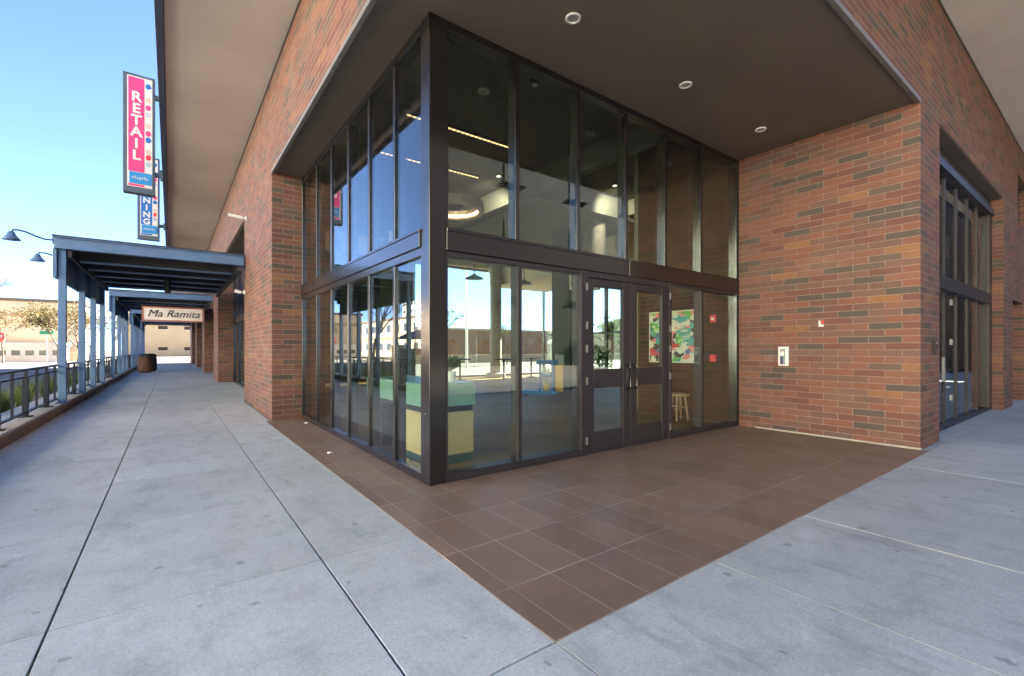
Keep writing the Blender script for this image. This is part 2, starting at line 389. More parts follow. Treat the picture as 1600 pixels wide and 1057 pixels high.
def tag(o, label=None, cat=None, group=None, kind=None):
    if label: o['label'] = label
    if cat: o['category'] = cat
    if group: o['group'] = group
    if kind: o['kind'] = kind
    return o
def thing(name, label, cat, loc, group=None, rz=0):
    o = bpy.data.objects.new(name, None); col.objects.link(o)
    o.empty_display_size = 0.2
    o.location = Vector(loc) * K; o.rotation_euler.z = rz
    return tag(o, label, cat, group)
def dup(root, dloc, label=None):
    """copy of a thing with its parts and sub-parts, moved by dloc (layout units)"""
    r = root.copy(); col.objects.link(r); r.location = root.location + Vector(dloc) * K
    if label: r['label'] = label
    def rec(src, dst):
        for ch in list(src.children):
            c = ch.copy(); col.objects.link(c); c.parent = dst
            rec(ch, c)
    rec(root, r)
    return r
def text(name, s, size, mat, parent, mat4, shear=0.0, ext=0.004, bold=0.0, align='CENTER'):
    cu = bpy.data.curves.new(name, 'FONT'); cu.body = s; cu.size = size * K; cu.extrude = ext; cu.shear = shear
    cu.offset = bold; cu.align_x = align; cu.align_y = 'CENTER'; cu.resolution_u = 4
    t = bpy.data.objects.new('tmp', cu); col.objects.link(t)
    dg = bpy.context.evaluated_depsgraph_get()
    me = bpy.data.meshes.new_from_object(t.evaluated_get(dg)); me.name = name
    bpy.data.objects.remove(t); bpy.data.curves.remove(cu)
    m = mat4.copy(); m.translation = m.translation * K
    r = parent
    while r.parent is not None: r = r.parent
    m.translation = m.translation - r.location
    me.transform(m); me.materials.clear(); me.materials.append(M[mat])
    o = bpy.data.objects.new(name, me); col.objects.link(o); o.parent = parent
    return o
def face_minus_y(x, y, z):               # text plane facing -Y, reading along +X
    return Matrix.Translation((x, y, z)) @ Matrix.Rotation(math.pi / 2, 4, 'X')

# ------------------------------------------------------------------ layout numbers (from the photograph's perspective)
xf, yf = 1.1258, 1.2406          # brick faces
xg, yg = 1.505, 3.033            # glass planes of the corner
xr, yl = 5.944, 7.107            # ends of the recess
S = 3.463                        # recess soffit
TOP = 4.78                       # underside of the upper storeys
T1, T2 = 1.733, 1.895            # transom
# ------------------------------------------------------------------ ground
g = MB(); g.quad((-400, -400, -.16), (400, -400, -.16), (400, 400, -.16), (-400, 400, -.16)); tag(g.build('ground', 'earth'), kind='structure')
g = MB(); g.quad((-17, -120, -.155), (-2.55, -120, -.155), (-2.55, 41, -.155), (-17, 41, -.155))
tag(g.build('road', 'asphalt'), kind='structure')
g = MB(); g.quad((-8.6, 41, -.153), (80, 41, -.153), (80, 57, -.153), (-8.6, 57, -.153)); tag(g.build('side_road', 'asphalt'), kind='structure')
g = MB(); g.quad((-2.55, -16, -.020), (60, -16, -.020), (60, -2.21, -.020), (1.06, -2.21, -.020), (1.06, -4.6, -.020), (-2.55, -4.6, -.020)); tag(g.build('plaza', 'plaza'), kind='structure')
g = MB(); g.box(-22, -60, -.2, -17, 40, -.06); tag(g.build('opposite_pavement', 'concrete_right'), kind='structure')
# sidewalk slabs with real joints
gap = 0.0045
xs_left = [-1.36, -.3525, .5765, 1.0531 + .003]
ys = [1.1724 + 1.115 * k for k in range(-5, 33)]
b = MB(); c2 = MB()
for i in range(3):
    for y0, y1 in zip(ys, ys[1:]):
        if i == 2 and y0 > yl: continue
        ge = 0.0052
        gy = 0.0038
        b.box(xs_left[i] + ge*.8, y0 + gy, -.14, xs_left[i+1] - ge*.8, y1 - gy, random.uniform(-.0012, .0002))
yb = [yl, 8.22, 10.04] + [y for y in ys if y > 10.3]
for y0, y1 in zip(yb, yb[1:]):
    if y1 - y0 > .05: b.box(.5765 + .006, y0 + gap, -.14, xf - .012 if y1 < 10.1 else 1.50, y1 - gap, 0)
o = b.build('sidewalk', 'concrete', None, 0.002); tag(o, kind='structure')
xs_r = [1.0531, 2.05, 3.05, 5.05, 7.05, 9.05, 11.05, 13.05, 16, 18, 20, 23, 26]
b = MB()
for x0, x1 in zip(xs_r, xs_r[1:]):
    for y0, y1 in ((-2.2, 0.02), (0.02, 1.1724)):
        b.box(x0 + gap, y0 + .003, -.14, x1 - gap, y1 - .003, random.uniform(-.0012, .0002))
b.box(xr + .02, 1.1724, -.14, 6.70, yf - .004, -.002)
b.box(6.70, 1.1724, -.14, 10.92, 1.62, -.003); b.box(10.92, 1.1724, -.14, 26, yf - .003, -.002); b.box(11.8, yf, -.14, 13.4, 3.2, -.004)
tag(b.build('side_pavement', 'concrete_right', None, 0), kind='structure')
g = MB(); g.quad((-1.4, -4.5, -.010), (26, -4.5, -.010), (26, 1.2, -.010), (-1.4, 1.2, -.010)); g.quad((-1.4, 1.2, -.010), (1.5, 1.2, -.010), (1.5, 41, -.010), (-1.4, 41, -.010))
tag(g.build('pavement_joint_base', 'joint'), kind='structure')
# tiled entrance floor
b = MB()
b.box(1.0531, 1.1724, -.13, xr, yg + .03, .002); b.box(1.0531, yg + .03, -.13, 1.53, yl, .002)
tag(b.build('tiled_floor', 'tile', None, 0, False, (1.142, 1.543)), kind='structure')
# low kerb wall along the street side
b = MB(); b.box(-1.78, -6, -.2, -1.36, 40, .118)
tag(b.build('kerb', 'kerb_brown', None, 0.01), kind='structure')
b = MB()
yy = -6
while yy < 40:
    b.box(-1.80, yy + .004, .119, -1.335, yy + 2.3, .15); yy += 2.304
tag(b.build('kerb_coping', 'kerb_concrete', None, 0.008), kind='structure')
b = MB(); b.box(-2.5, -6, -.2, -1.80, 40, -.02); tag(b.build('planting_bed', 'soil'), kind='structure')
b = MB()
for k in range(70):
    cx, cy = random.uniform(-2.4, -1.95), random.choice([random.uniform(7.5, 10.5), random.uniform(5, 26)])
    hgt = random.uniform(.25, .52)
    for q in range(46):
        a = random.uniform(0, 6.28); l = random.uniform(.05, .26); w = .006
        x2, y2 = cx + l*math.cos(a), cy + l*math.sin(a); h2 = hgt * random.uniform(.6, 1)
        p = Vector((cx + random.uniform(-.03, .03), cy + random.uniform(-.03, .03), -.03)); t = Vector((x2, y2, h2)); mid = (p*0.45 + t*0.55) + Vector((0, 0, hgt*.15))
        sd = Vector((-math.sin(a), math.cos(a), 0)) * w
        b.quad(p - sd, p + sd, mid + sd*.7, mid - sd*.7); b.quad(mid - sd*.7, mid + sd*.7, t + sd*.1, t - sd*.1)
tag(b.build('grass', 'grass'), 'ornamental grass tufts growing in the bed behind the black railing', 'grass', None, 'stuff')

# ------------------------------------------------------------------ the corner building
BLD = thing('corner_building', 'brown brick corner building with recessed two-storey glass entrance', 'building', (0, 0, 0))
UVB = (xr, yf)
# brick walls
b = MB()
b.box(xf, yf, S, 12.5, yf + .3, TOP); b.box(12.5, yf, 4.24, 14.0, yf + .3, TOP)
b.box(14.0, yf, 0, 26, yf + .3, TOP)
b.box(xr, yf, 0, 6.71, yg + .10, S)
b.box(10.9, yf, 0, 11.88, yf + .6, S); b.box(11.88, yf, 1.87, 12.5, yf + .3, S); b.box(12.5, yf, 1.87, 14.0, yf + .3, 3.34)
b.box(13.3, yf, 0, 14.0, yf + .6, 1.87); b.box(11.88, yf + 2, 0, 13.3, yf + 2.1, 1.87)
b.build('brick_wall', 'brick', BLD, 0, False, UVB)
b = MB(); b.box(xf, yf + .3, S, xf + .3, 40, TOP)
piers = [(yl, 10.04), (16.1, 17.82), (23.0, 24.75), (29.95, 31.7), (36.9, 40)]
b.build('brick_wall', 'brick', BLD, 0, False, (xf, yf))
for y0, y1 in piers:
    b = MB(); b.box(xf, y0, 0, xg + .25, y1, S); b.build('brick_pier', 'brick', BLD, 0, False, (xf, yf))
# white mortar skim along the foot of the alcove wall
b = MB(); b.box(xr - .012, yf - .01, .002, xr + .02, yg - .2, .018); b.build('mortar_skim', 'kerb_concrete', BLD, 0.003)
# soffits
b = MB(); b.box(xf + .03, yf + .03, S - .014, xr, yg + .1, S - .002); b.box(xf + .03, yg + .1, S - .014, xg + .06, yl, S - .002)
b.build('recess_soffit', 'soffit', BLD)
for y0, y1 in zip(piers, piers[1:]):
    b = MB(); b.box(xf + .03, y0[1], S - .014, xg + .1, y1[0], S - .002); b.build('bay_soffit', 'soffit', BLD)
b = MB(); b.box(xf - .008, yf - .008, S - .034, xr, yf + .03, S + .012); b.box(xf - .008, yf + .031, S - .034, xf + .03, yl, S + .012)
b.build('lintel_trim', 'trim', BLD, 0.003)
b = MB()
for y0, y1 in ((0.04, 8.6), (8.6, 14.0)):
    for x0, x1 in ((-.06, 5.9), (5.9, 12.6), (12.6, 19.3), (19.3, 26)): b.box(x0 + .003, y0 + .003, TOP, x1 - .003, y1 - .003, TOP + .05)
for y0, y1 in ((14.0, 19.6), (19.6, 26.4), (26.4, 33.2), (33.2, 40)): b.box(-.06, y0 + .003, TOP, 6.5, y1 - .003, TOP + .05)
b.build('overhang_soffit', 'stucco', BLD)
b = MB(); b.box(-.145, -.045, TOP - .03, 26, .035, TOP + .45); b.box(-.145, .036, TOP - .03, -.065, 40, TOP + .45); b.build('overhang_edge_trim', 'blue_trim', BLD, 0.004)
b = MB(); b.box(xf - .01, yf - .01, TOP - .035, 26, yf + .012, TOP - .001); b.box(xf - .01, yf + .013, TOP - .035, xf + .012, 40, TOP - .001); b.build('shadow_joint_trim', 'bronze', BLD)
b = MB(); b.box(-.10, 0, TOP + .052, 26, 14, 9.2); b.box(-.10, 14.001, TOP + .052, 6.5, 40, 9.2); b.build('upper_storeys', 'upper', BLD)

# corner column and glazing
b = MB(); b.box(xg, yg, .004, 1.642, yg + .137, S - .015); b.build('corner_column', 'bronze', BLD, 0.004)
for z in (.52, 1.02, 2.05):
    b = MB(); b.tube([(xg - .004, yg + .06, z), (xg + .01, yg + .06, z)], .006, 8); b.build('column_bolt', 'lightgrey', BLD)
GX, GY = xg + .030, yg + .030          # glass mid planes
fx_up = [1.642, 2.32, 3.03, 3.71, 4.37, 5.07, 5.90]
fx_lo = [1.642, 2.345, 3.085]
fx_lo2 = [4.42, 5.09, 5.90]
def mull_front(b, xs, z0, z1, w=.022):
    for x in xs: b.box(x - w, yg + .012, z0, x + w, yg + .115, z1)
def panes(parent, rects, plane, name='pane', mat='glass'):
    for a0, a1, z0, z1 in rects:
        b = MB()
        if plane[0] == 'y': b.box(a0, plane[1] - .004, z0, a1, plane[1] + .004, z1)
        else: b.box(plane[1] - .004, a0, z0, plane[1] + .004, a1, z1)
        b.build(name, mat, parent)
# front upper window band
b = MB(); mull_front(b, fx_up[1:-1], T2 + .001, S - .075)
b.box(1.643, yg + .010, T2 + .001, 1.668, yg + .116, S - .075); b.box(5.88, yg + .010, .006, xr - .002, yg + .118, S - .015)
b.box(1.643, yg + .006, S - .074, 5.879, yg + .12, S - .015)
wf = b.build('window_frame', 'bronze', BLD, 0.003)
panes(wf, [(a + .018, c - .018, T2 + .002, S - .07) for a, c in zip(fx_up, fx_up[1:])], ('y', GY))
# transom with a break
b = MB(); b.box(1.643, yg - .012, T1, 3.722, yg + .13, T2); b.box(3.727, yg - .012, T1, 5.879, yg + .13, T2); b.box(1.643, yg - .02, T2 - .02, 3.722, yg - .013, T2 + .006); b.box(3.727, yg - .02, T2 - .02, 5.879, yg - .013, T2 + .006)
b.build('transom', 'bronze', BLD, 0.003)
# front lower windows left of the doors
b = MB(); mull_front(b, [2.345], .066, T1 - .041); b.box(1.643, yg + .008, .066, 1.664, yg + .117, T1 - .041); b.box(1.643, yg + .004, .006, 3.049, yg + .119, .065); b.box(1.643, yg + .009, T1 - .04, 3.049, yg + .121, T1 - .001)
wf = b.build('window_frame', 'bronze_door', BLD, 0.003)
panes(wf, [(1.66, 2.33, .06, T1 - .035), (2.36, 3.06, .06, T1 - .035)], ('y', GY))
b = MB(); mull_front(b, [5.09], .066, T1 - .041); b.box(4.457, yg + .004, .006, 5.879, yg + .119, .065); b.box(4.457, yg + .009, T1 - .04, 5.879, yg + .121, T1 - .001)
wf = b.build('window_frame', 'bronze_door', BLD, 0.003)
panes(wf, [(4.45, 5.075, .06, T1 - .035), (5.105, 5.885, .06, T1 - .035)], ('y', GY))
# door frame and the pair of doors
b = MB(); b.box(3.05, yg - .002, .004, 3.118, yg + .125, T1 - .001); b.box(4.412, yg - .002, .004, 4.456, yg + .125, T1 - .001); b.box(3.119, yg - .001, 1.672, 4.411, yg + .124, T1 - .002)
b.box(3.119, yg + .02, .003, 4.411, yg + .11, .012)
b.build('door_frame', 'bronze_door', BLD, 0.003)
def door(x0, x1, hinge_left):
    y0, y1 = yg + .012, yg + .052; st = .098; b = MB()
    b.box(x0, y0, .014, x0 + st, y1, 1.668); b.box(x1 - st, y0, .014, x1, y1, 1.668)
    for z0, z1 in ((.014, .20), (.63, .795), (1.60, 1.668)): b.box(x0 + st, y0 + .001, z0, x1 - st, y1 - .001, z1)
    d = b.build('door', 'bronze_door', BLD, 0.003)
    b = MB()
    for z0, z1 in ((.20, .63), (.795, 1.60)):
        xa, xb, t = x0 + st, x1 - st, .008
        b.box(xa, y0 + .004, z0, xa + t, y1 - .004, z1); b.box(xb - t, y0 + .004, z0, xb, y1 - .004, z1)
        b.box(xa + t, y0 + .005, z0, xb - t, y1 - .005, z0 + t); b.box(xa + t, y0 + .005, z1 - t, xb - t, y1 - .005, z1)
    b.build('glazing_bead', 'bronze_door', d)
    panes(d, [(x0 + st, x1 - st, .20, .63), (x0 + st, x1 - st, .795, 1.60)], ('y', y0 + .02))
    hx = x1 - .045 if hinge_left else x0 + .045
    b = MB(); b.tube([(hx, y0 - .002, .60), (hx, y0 - .045, .60), (hx, y0 - .05, .62), (hx, y0 - .05, .81), (hx, y0 - .045, .83), (hx, y0 - .002, .83)], .011, 8)
    b.box(hx - .02, y0 - .004, .58, hx + .02, y0 - .0005, .85)
    b.build('handle', 'bronze', d)
    xx = x0 - .012 if hinge_left else x1 + .012
    for z in (.14, .70, 1.0, 1.22, 1.58):
        b = MB(); b.box(xx - .009, yg - .012, z - .035, xx + .009, yg - .003, z + .035); b.tube([(xx, yg - .016, z - .035), (xx, yg - .016, z + .035)], .007, 8)
        b.build('hinge', 'hinge_grey', d)
door(3.128, 3.757, True); door(3.767, 4.402, False)
# left glazing (faces the walkway)
ly = [3.170, 3.72, 4.34, 4.98, 5.62, 6.30, 7.06]
b = MB()
for y in ly[1:-1]: b.box(xg + .010, y - .022, T2 + .001, xg + .115, y + .022, S - .075)
b.box(xg + .006, 3.171, S - .074, xg + .12, 7.059, S - .015); b.box(xg + .008, 7.06, .006, xg + .118, yl - .002, S - .015); b.box(xg + .008, 3.171, T2 + .001, xg + .116, 3.19, S - .075)
wf = b.build('window_frame', 'bronze', BLD, 0.003)
panes(wf, [(a + .018, c - .018, T2 + .002, S - .07) for a, c in zip(ly, ly[1:])], ('x', GX))
b = MB(); b.box(xg - .014, 3.171, T1 + .03, xg + .13, 7.059, T2); b.box(xg + .002, 3.171, T1 - .035, xg + .128, 7.059, T1 + .029); b.box(xg - .022, 3.171, T2 - .018, xg - .015, 7.059, T2 + .006)
b.build('transom', 'bronze', BLD, 0.003)
b = MB()
for y in ly[1:-1]: b.box(xg + .010, y - .022, .066, xg + .115, y + .022, T1 - .036)
b.box(xg + .004, 3.171, .006, xg + .119, 7.059, .065); b.box(xg + .008, 3.171, .066, xg + .116, 3.19, T1 - .036)
wf = b.build('window_frame', 'bronze', BLD, 0.003)
panes(wf, [(a + .018, c - .018, .06, T1 - .03) for a, c in zip(ly, ly[1:])], ('x', GX))

# right facade storefront
RY = 1.40
rx = [6.75, 7.20, 7.92, 8.6, 9.3, 10.0, 10.68]
b = MB()
for x in rx[1:]: b.box(x - .022, RY + .010, .05, x + .022, RY + .08, T1 - .001); b.box(x - .022, RY + .010, T2 + .001, x + .022, RY + .08, S - .281)
b.box(6.712, RY + .004, .005, 6.76, RY + .082, S - .28); b.box(10.70, RY - .03, .005, 10.898, RY + .082, S - .28)
b.box(6.761, RY - .04, T1, 10.699, RY + .09, T2); b.box(6.761, RY - .033, .005, 10.699, RY + .083, .049)
b.box(6.712, RY - .06, S - .279, 10.898, RY + .1, S - .19); b.box(6.712, RY - .02, S - .189, 10.898, RY + .1, S - .002)
wf = b.build('window_frame', 'bronze_door', BLD, 0.003)
panes(wf, [(a + .02, c - .02, z0, z1) for a, c in zip(rx, rx[1:]) for z0, z1 in ((.045, T1 + .002), (T2 - .002, S - .278))], ('y', RY + .03), 'pane', 'shopglass')
b = MB(); b.box(6.712, yf + .01, S - .012, 10.898, RY + .1, S - .0025); b.build('bay_soffit', 'soffit', BLD)
for x, z0, z1 in ((7.50, .60, .90), (7.9, 1.55, 1.62), (7.9, 1.05, 1.12), (7.9, .35, .42)):
    b = MB(); b.box(x, RY - .06, z0, x + .03, RY - .034, z1); b.build('handle' if z1 == .9 else 'hinge', 'lightgrey', BLD)
# room behind the right storefront
b = MB(); b.box(6.72, 4.6, 0, 12, 4.7, S); b.box(6.715, 1.55, S - .3, 12, 4.6, S - .29); b.box(6.72, 1.5, -.02, 12, 4.6, .001)
b.build('shop_interior', 'greywall', BLD)
# small upper window on the right facade
b = MB(); b.box(12.5, yf + .12, 3.34, 14, yf + .2, 4.24); b.build('window', 'darkwin', BLD)
# walkway shop bays
for (a0, a1), (b0, b1) in zip(piers, piers[1:]):
    b = MB(); n = 5
    for k in range(n + 1):
        y = a1 + .03 + (b0 - a1 - .06) * k / n
        b.box(xg + .01, y - .025, .03, xg + .09, y + .025, S - .02)
    b.box(xg + .006, a1 + .002, .002, xg + .1, b0 - .002, .05); b.box(xg - .004, a1 + .002, 1.74, xg + .11, b0 - .002, 1.89); b.box(xg + .006, a1 + .002, S - .08, xg + .1, b0 - .002, S - .016)
    wf = b.build('window_frame', 'bronze', BLD)
    panes(wf, [(a1 + .04, b0 - .04, .04, 1.75), (a1 + .04, b0 - .04, 1.88, S - .07)], ('x', xg + .05), 'pane', 'shopglass')
b = MB(); b.box(2.3, 14.1, 0, 6.5, 40, TOP - .01); b.box(1.7, 10.1, -.02, 2.3, 40, .002); b.build('shop_interior', 'greywall', BLD)

# interior shell
b = MB(); b.quad((1.5, 3.05, .0015), (12, 3.05, .0015), (12, 14, .0015), (1.5, 14, .0015)); b.build('interior_floor', 'floor', BLD)
b = MB(); b.box(1.4, 3.2, 4.4, 12.1, 14, 4.46); b.build('interior_ceiling', 'ceiling', BLD)
b = MB(); b.box(1.72, yl + .002, 0, 1.80, 14, 4.4); b.box(xg + .01, yg + .01, S + .001, 12, yg + .1, 4.4); b.box(xg + .01, yg + .11, S + .001, xg + .1, yl, 4.4)
b.box(6.1, 4.75, 0, 12, 4.85, 4.4); b.box(12, 3.2, 0, 12.1, 9.6, 4.4); b.build('interior_wall', 'greywall', BLD)
b = MB(); b.box(6.08, yg + .125, 0, 6.16, 4.76, 4.4); b.build('interior_partition', 'reflbrick', BLD, 0, False, UVB)  # dim brick pattern paints the alcove wall's reflection onto this partition
# cream bulkhead, dropped beams, header
b = MB(); b.box(9.3, 8.0, 3.25, 12, 13.9, 4.18); b.build('bulkhead', 'cream', BLD)
b = MB(); b.box(1.8, 13.75, 3.85, 9.3, 14.05, 4.4); b.box(4.9, 12.4, 3.8, 9.3, 12.6, 4.3); b.build('header_beam', 'cream', BLD)
b = MB(); b.box(5.6, 3.3, 4.0, 5.75, 13.7, 4.39); b.box(8.4, 4.9, 4.05, 8.55, 13.7, 4.39); b.build('ceiling_beam', 'greywall', BLD)
b = MB(); b.box(5.8, 6.9, 3.95, 9.25, 13.7, 4.39); b.build('dropped_ceiling', 'greywall', BLD)
# far glazing
b = MB()
for x in (1.85, 4.6, 7.4, 10.6, 11.97): b.box(x - .025, 13.95, 0, x + .025, 14.05, 3.85)
for z in (.03, 3.82): b.box(1.8, 13.94, z - .03, 12.0, 14.06, z + .03)
for y in (9.65, 10.75, 11.85, 12.95): b.box(11.98, y - .06, 0, 12.06, y + .06, 3.9)
for z in (.05, 1.55): b.box(11.97, 9.7, z - .04, 12.07, 14, z + .04)
wf = b.build('window_frame', 'bronze', BLD)
panes(wf, [(1.85, 12, .06, 3.8)], ('y', 14.0)); panes(wf, [(9.7, 14, .06, 4.3)], ('x', 12.02))
# interior pillars
def pillar(x, y, r, z1, mat, base=None):
    b = MB(); b.lathe((x, y, 0), [(r, .002), (r, z1)], 28)
    if base: b.lathe((x, y, 0), [(r*1.7, .003), (r*1.7, .14), (r*1.5, .17)], 28)
    b.build('pillar', mat, BLD, 0, False)
pillar(9.1, 13.2, .2, 3.9, 'pillar_grey', True)
b = MB(); b.box(7.75, 8.1, 0, 8.2, 8.75, 4.39); b.build('pillar', 'teal_dark', BLD, 0.01)
b = MB(); b.lathe((7.9, 7.3, 0), [(.16, 2.95), (.16, 4.39)], 24); b.build('pillar', 'pillar_grey', BLD)
b = MB(); b.box(7.72, 7.6, 2.42, 8.3, 8.08, 3.0); vb = b.build('vent_box', 'cream', BLD, 0.01)
b = MB()
for k in range(9): b.box(7.712, 7.66, 2.52 + .045*k, 7.719, 8.02, 2.545 + .045*k); b.box(7.78, 7.592, 2.52 + .045*k, 8.24, 7.599, 2.545 + .045*k)
b.build('louvre', 'dark_metal', vb)

# ------------------------------------------------------------------ soffit downlights
DLG = 'downlights in the recess soffit'
DL = [((2.39, 2.46), 'round white downlight in the brown soffit, nearest the corner column'), ((3.83, 2.46), 'round white downlight in the brown soffit, above the pair of doors'), ((5.28, 2.46), 'round white downlight in the brown soffit, nearest the brick side wall')]
d0 = None
for (x, y), lab in DL:
    if d0 is None:
        d0 = thing('downlight', lab, 'downlight', (x, y, S - .016), DLG)
        b = MB(); z = S - .016
        b.lathe((x, y, z), [(.058, 0), (.058, -.008), (.052, -.012), (.040, -.010), (.040, 0)], 28, False); b.build('trim_ring', 'white', d0, 0, True)
        b = MB(); b.lathe((x, y, z), [(.040, -.004), (.030, -.001), (.004, .0)], 28); b.build('lens', 'lens_off', d0)
    else:
        dup(d0, (x - DL[0][0][0], y - DL[0][0][1], 0), lab)

# ------------------------------------------------------------------ interior things
# counter
t = thing('reception_counter', 'yellow counter with turquoise top standing inside the glass corner', 'counter', (1.95, 3.8, 0))
b = MB(); b.box(1.72, 3.50, .075, 2.18, 4.02, .45); b.build('base', 'yellowbase', t, 0.02)
b = MB(); b.box(1.74, 3.52, .002, 2.16, 4.0, .074); b.build('plinth', 'turqdark', t)
b = MB(); b.box(1.71, 3.49, .50, 2.19, 4.95, .70); b.build('top', 'turq', t, 0.01)
b = MB(); b.box(1.73, 3.52, .451, 2.17, 4.9, .499); b.box(1.74, 4.6, .002, 2.16, 4.9, .45); b.build('support', 'dark_metal', t)
t = thing('pot_plant', 'small leafy green pot plant on the turquoise counter top', 'plant', (2.05, 3.72, .70))
b = MB(); b.lathe((2.05, 3.72, .701), [(.05, 0), (.065, .09), (.058, .09)], 16); b.build('pot', 'white', t)
b = MB()
for k in range(60):
    a = random.uniform(0, 6.28); l = random.uniform(.06, .17); e = random.uniform(.05, .16)
    c = Vector((2.05, 3.72, .79)); tip = c + Vector((l*math.cos(a), l*math.sin(a), e)); md = c.lerp(tip, .55) + Vector((0, 0, .02)); sd = Vector((-math.sin(a), math.cos(a), .1)) * .018
    b.quad(c, md + sd, tip, md - sd)
b.build('leaves', 'leafy', t)
# cleaning cart
cx, cy = 6.35, 7.35
t = thing('cleaning_cart', 'blue janitor cleaning cart with yellow bag inside the glass entrance', 'cart', (cx, cy, 0))
ang = math.radians(-38)
def cl(dx, dy, z): return (cx + dx*math.cos(ang) - dy*math.sin(ang), cy + dx*math.sin(ang) + dy*math.cos(ang), z)
def cbox(b, x0, y0, z0, x1, y1, z1): b.rotbox(cl((x0+x1)/2, (y0+y1)/2, (z0+z1)/2), (abs(x1-x0), abs(y1-y0), abs(z1-z0)), ang)
b = MB(); cbox(b, -.5, -.16, .06, .22, .16, .12); b.build('base', 'cartblue', t, 0.01)
b = MB(); cbox(b, -.14, -.14, .12, -.10, .14, .72); cbox(b, .12, -.14, .12, .16, .14, .72); cbox(b, -.10, -.14, .42, .12, .14, .46); cbox(b, -.2, -.17, .68, .24, .17, .76); b.build('cabinet', 'cartblue', t, 0.008)
b = MB(); cbox(b, .19, -.13, .10, .36, .13, .66); b.build('bag', 'cartyellow', t, 0.03)
b = MB(); cbox(b, .20, -.12, .665, .37, .10, .88); b.build('box', 'lightgrey', t, 0.01)
b = MB()
for dx, dz, h in ((-.06, .47, .14), (-.01, .47, .16), (.05, .47, .13)): b.lathe(cl(dx, -.08, dz), [(.025, 0), (.025, h*.7), (.01, h)], 10)
b.build('bottle', 'white', t); 
b = MB(); b.lathe(cl(0, -.06, .12), [(.05, 0), (.07, .17)], 14); b.build('bucket', 'cartyellow', t)
for dx in (-.42, .16):
    for dy in (-.12, .12):
        b = MB(); p0 = cl(dx, dy - .012, .035); p1 = cl(dx, dy + .012, .035); b.tube([p0, p1], .034, 12); b.build('wheel', 'dark_metal', t)
# stool
t = thing('wooden_stool', 'round pale wooden stool behind the glass beside the doors', 'stool', (5.72, 3.78, 0))
b = MB(); b.lathe((5.72, 3.78, .345), [(.135, 0), (.148, .008), (.148, .024), (.135, .03)], 28); b.build('seat', 'wood', t, 0, False)
for k in range(4):
    a = math.radians(20 + 90*k); b = MB()
    b.tube([(5.72 + .085*math.cos(a), 3.78 + .085*math.sin(a), .344), (5.72 + .125*math.cos(a), 3.78 + .125*math.sin(a), .002)], [.016, .012], 10); b.build('leg', 'wood', t)
b = MB(); b.tube([(5.72 + .1, 3.78, .16), (5.72 - .1, 3.78, .16)], .008); b.tube([(5.72, 3.88, .19), (5.72, 3.68, .19)], .008); b.build('stretcher', 'wood', t)
# poster
t = thing('wall_poster', 'large colourful abstract poster on the dark wall behind the doors', 'poster', (6.07, 4.1, 1.17))
b = MB(); b.box(6.055, 3.68, .79, 6.078, 4.53, 1.57); b.build('frame', 'offwhite', t, 0.004)
b = MB(); b.box(6.050, 3.70, .81, 6.0545, 4.51, 1.55); b.build('print', 'art', t)
# alarms
for z, lab, m2 in ((1.42, 'red square fire alarm strobe with pale face, above the other alarm box', 'signwhite'), (.87, 'plain red fire alarm pull box, below the strobe', 'red')):
    t = thing('fire_alarm', lab, 'fire alarm', (6.07, 3.46, z), 'red alarm boxes on the dark wall')
    b = MB(); b.box(6.045, 3.42, z - .05, 6.078, 3.51, z + .05); b.build('housing', 'red', t, 0.006)
    b = MB(); b.box(6.040, 3.445, z - .022, 6.0445, 3.485, z + .012); b.build('faceplate', m2, t)
# led lines
LG = 'linear ceiling lights in the lobby'
for x0, x1, y, lab in ((2.5, 4.55, 6.03, 'thin warm LED strip hanging below the dark lobby ceiling, nearer the glass'), (2.65, 4.75, 7.45, 'thin warm LED strip hanging below the dark lobby ceiling, deeper in')):
    t = thing('strip_light', lab, 'strip light', ((x0+x1)/2, y, 4.3), LG)
    b = MB(); b.box(x0, y - .02, 4.275, x1, y + .02, 4.32); b.build('housing', 'dark_metal', t)
    n = 26
    b = MB()
    for k in range(n): xa = x0 + (x1-x0)*k/n; b.box(xa, y - .016, 4.266, xa + (x1-x0)/n*.72, y + .016, 4.2745)
    b.build('diffuser', 'led', t)
    for xx in (x0 + .2, x1 - .2):
        b = MB(); b.tube([(xx, y, 4.32), (xx, y, 4.4)], .006); b.build('hanger', 'dark_metal', t)
# ring chandelier
rc = (4.35, 7.75, 3.62)
t = thing('ring_chandelier', 'large faceted ring chandelier glowing warm behind the upper glass', 'chandelier', rc)
def ring(b, r0, r1, z0, z1, n=14):
    vs = []
    for k in range(n):
        a = 2*math.pi*k/n; c, s_ = math.cos(a), math.sin(a)
        vs.append([b.bm.verts.new((rc[0] + r*c, rc[1] + r*s_, rc[2] + z)) for r, z in ((r0, z0), (r1, z0), (r1, z1), (r0, z1))])
    for k in range(n):
        p, q = vs[k], vs[(k+1) % n]
        for i in range(4): b.bm.faces.new((p[i], p[(i+1) % 4], q[(i+1) % 4], q[i]))
b = MB(); ring(b, .50, .60, 0, .17); b.build('shade', 'signbeige', t)
b = MB(); ring(b, .475, .497, .03, .08); b.build('light_strip', 'ringled', t)
for k in range(3):
    a = 2.1*k; b = MB(); b.tube([(rc[0] + .55*math.cos(a), rc[1] + .55*math.sin(a), rc[2] + .17), (rc[0], rc[1], 4.39)], .005); b.build('cable', 'dark_metal', t)
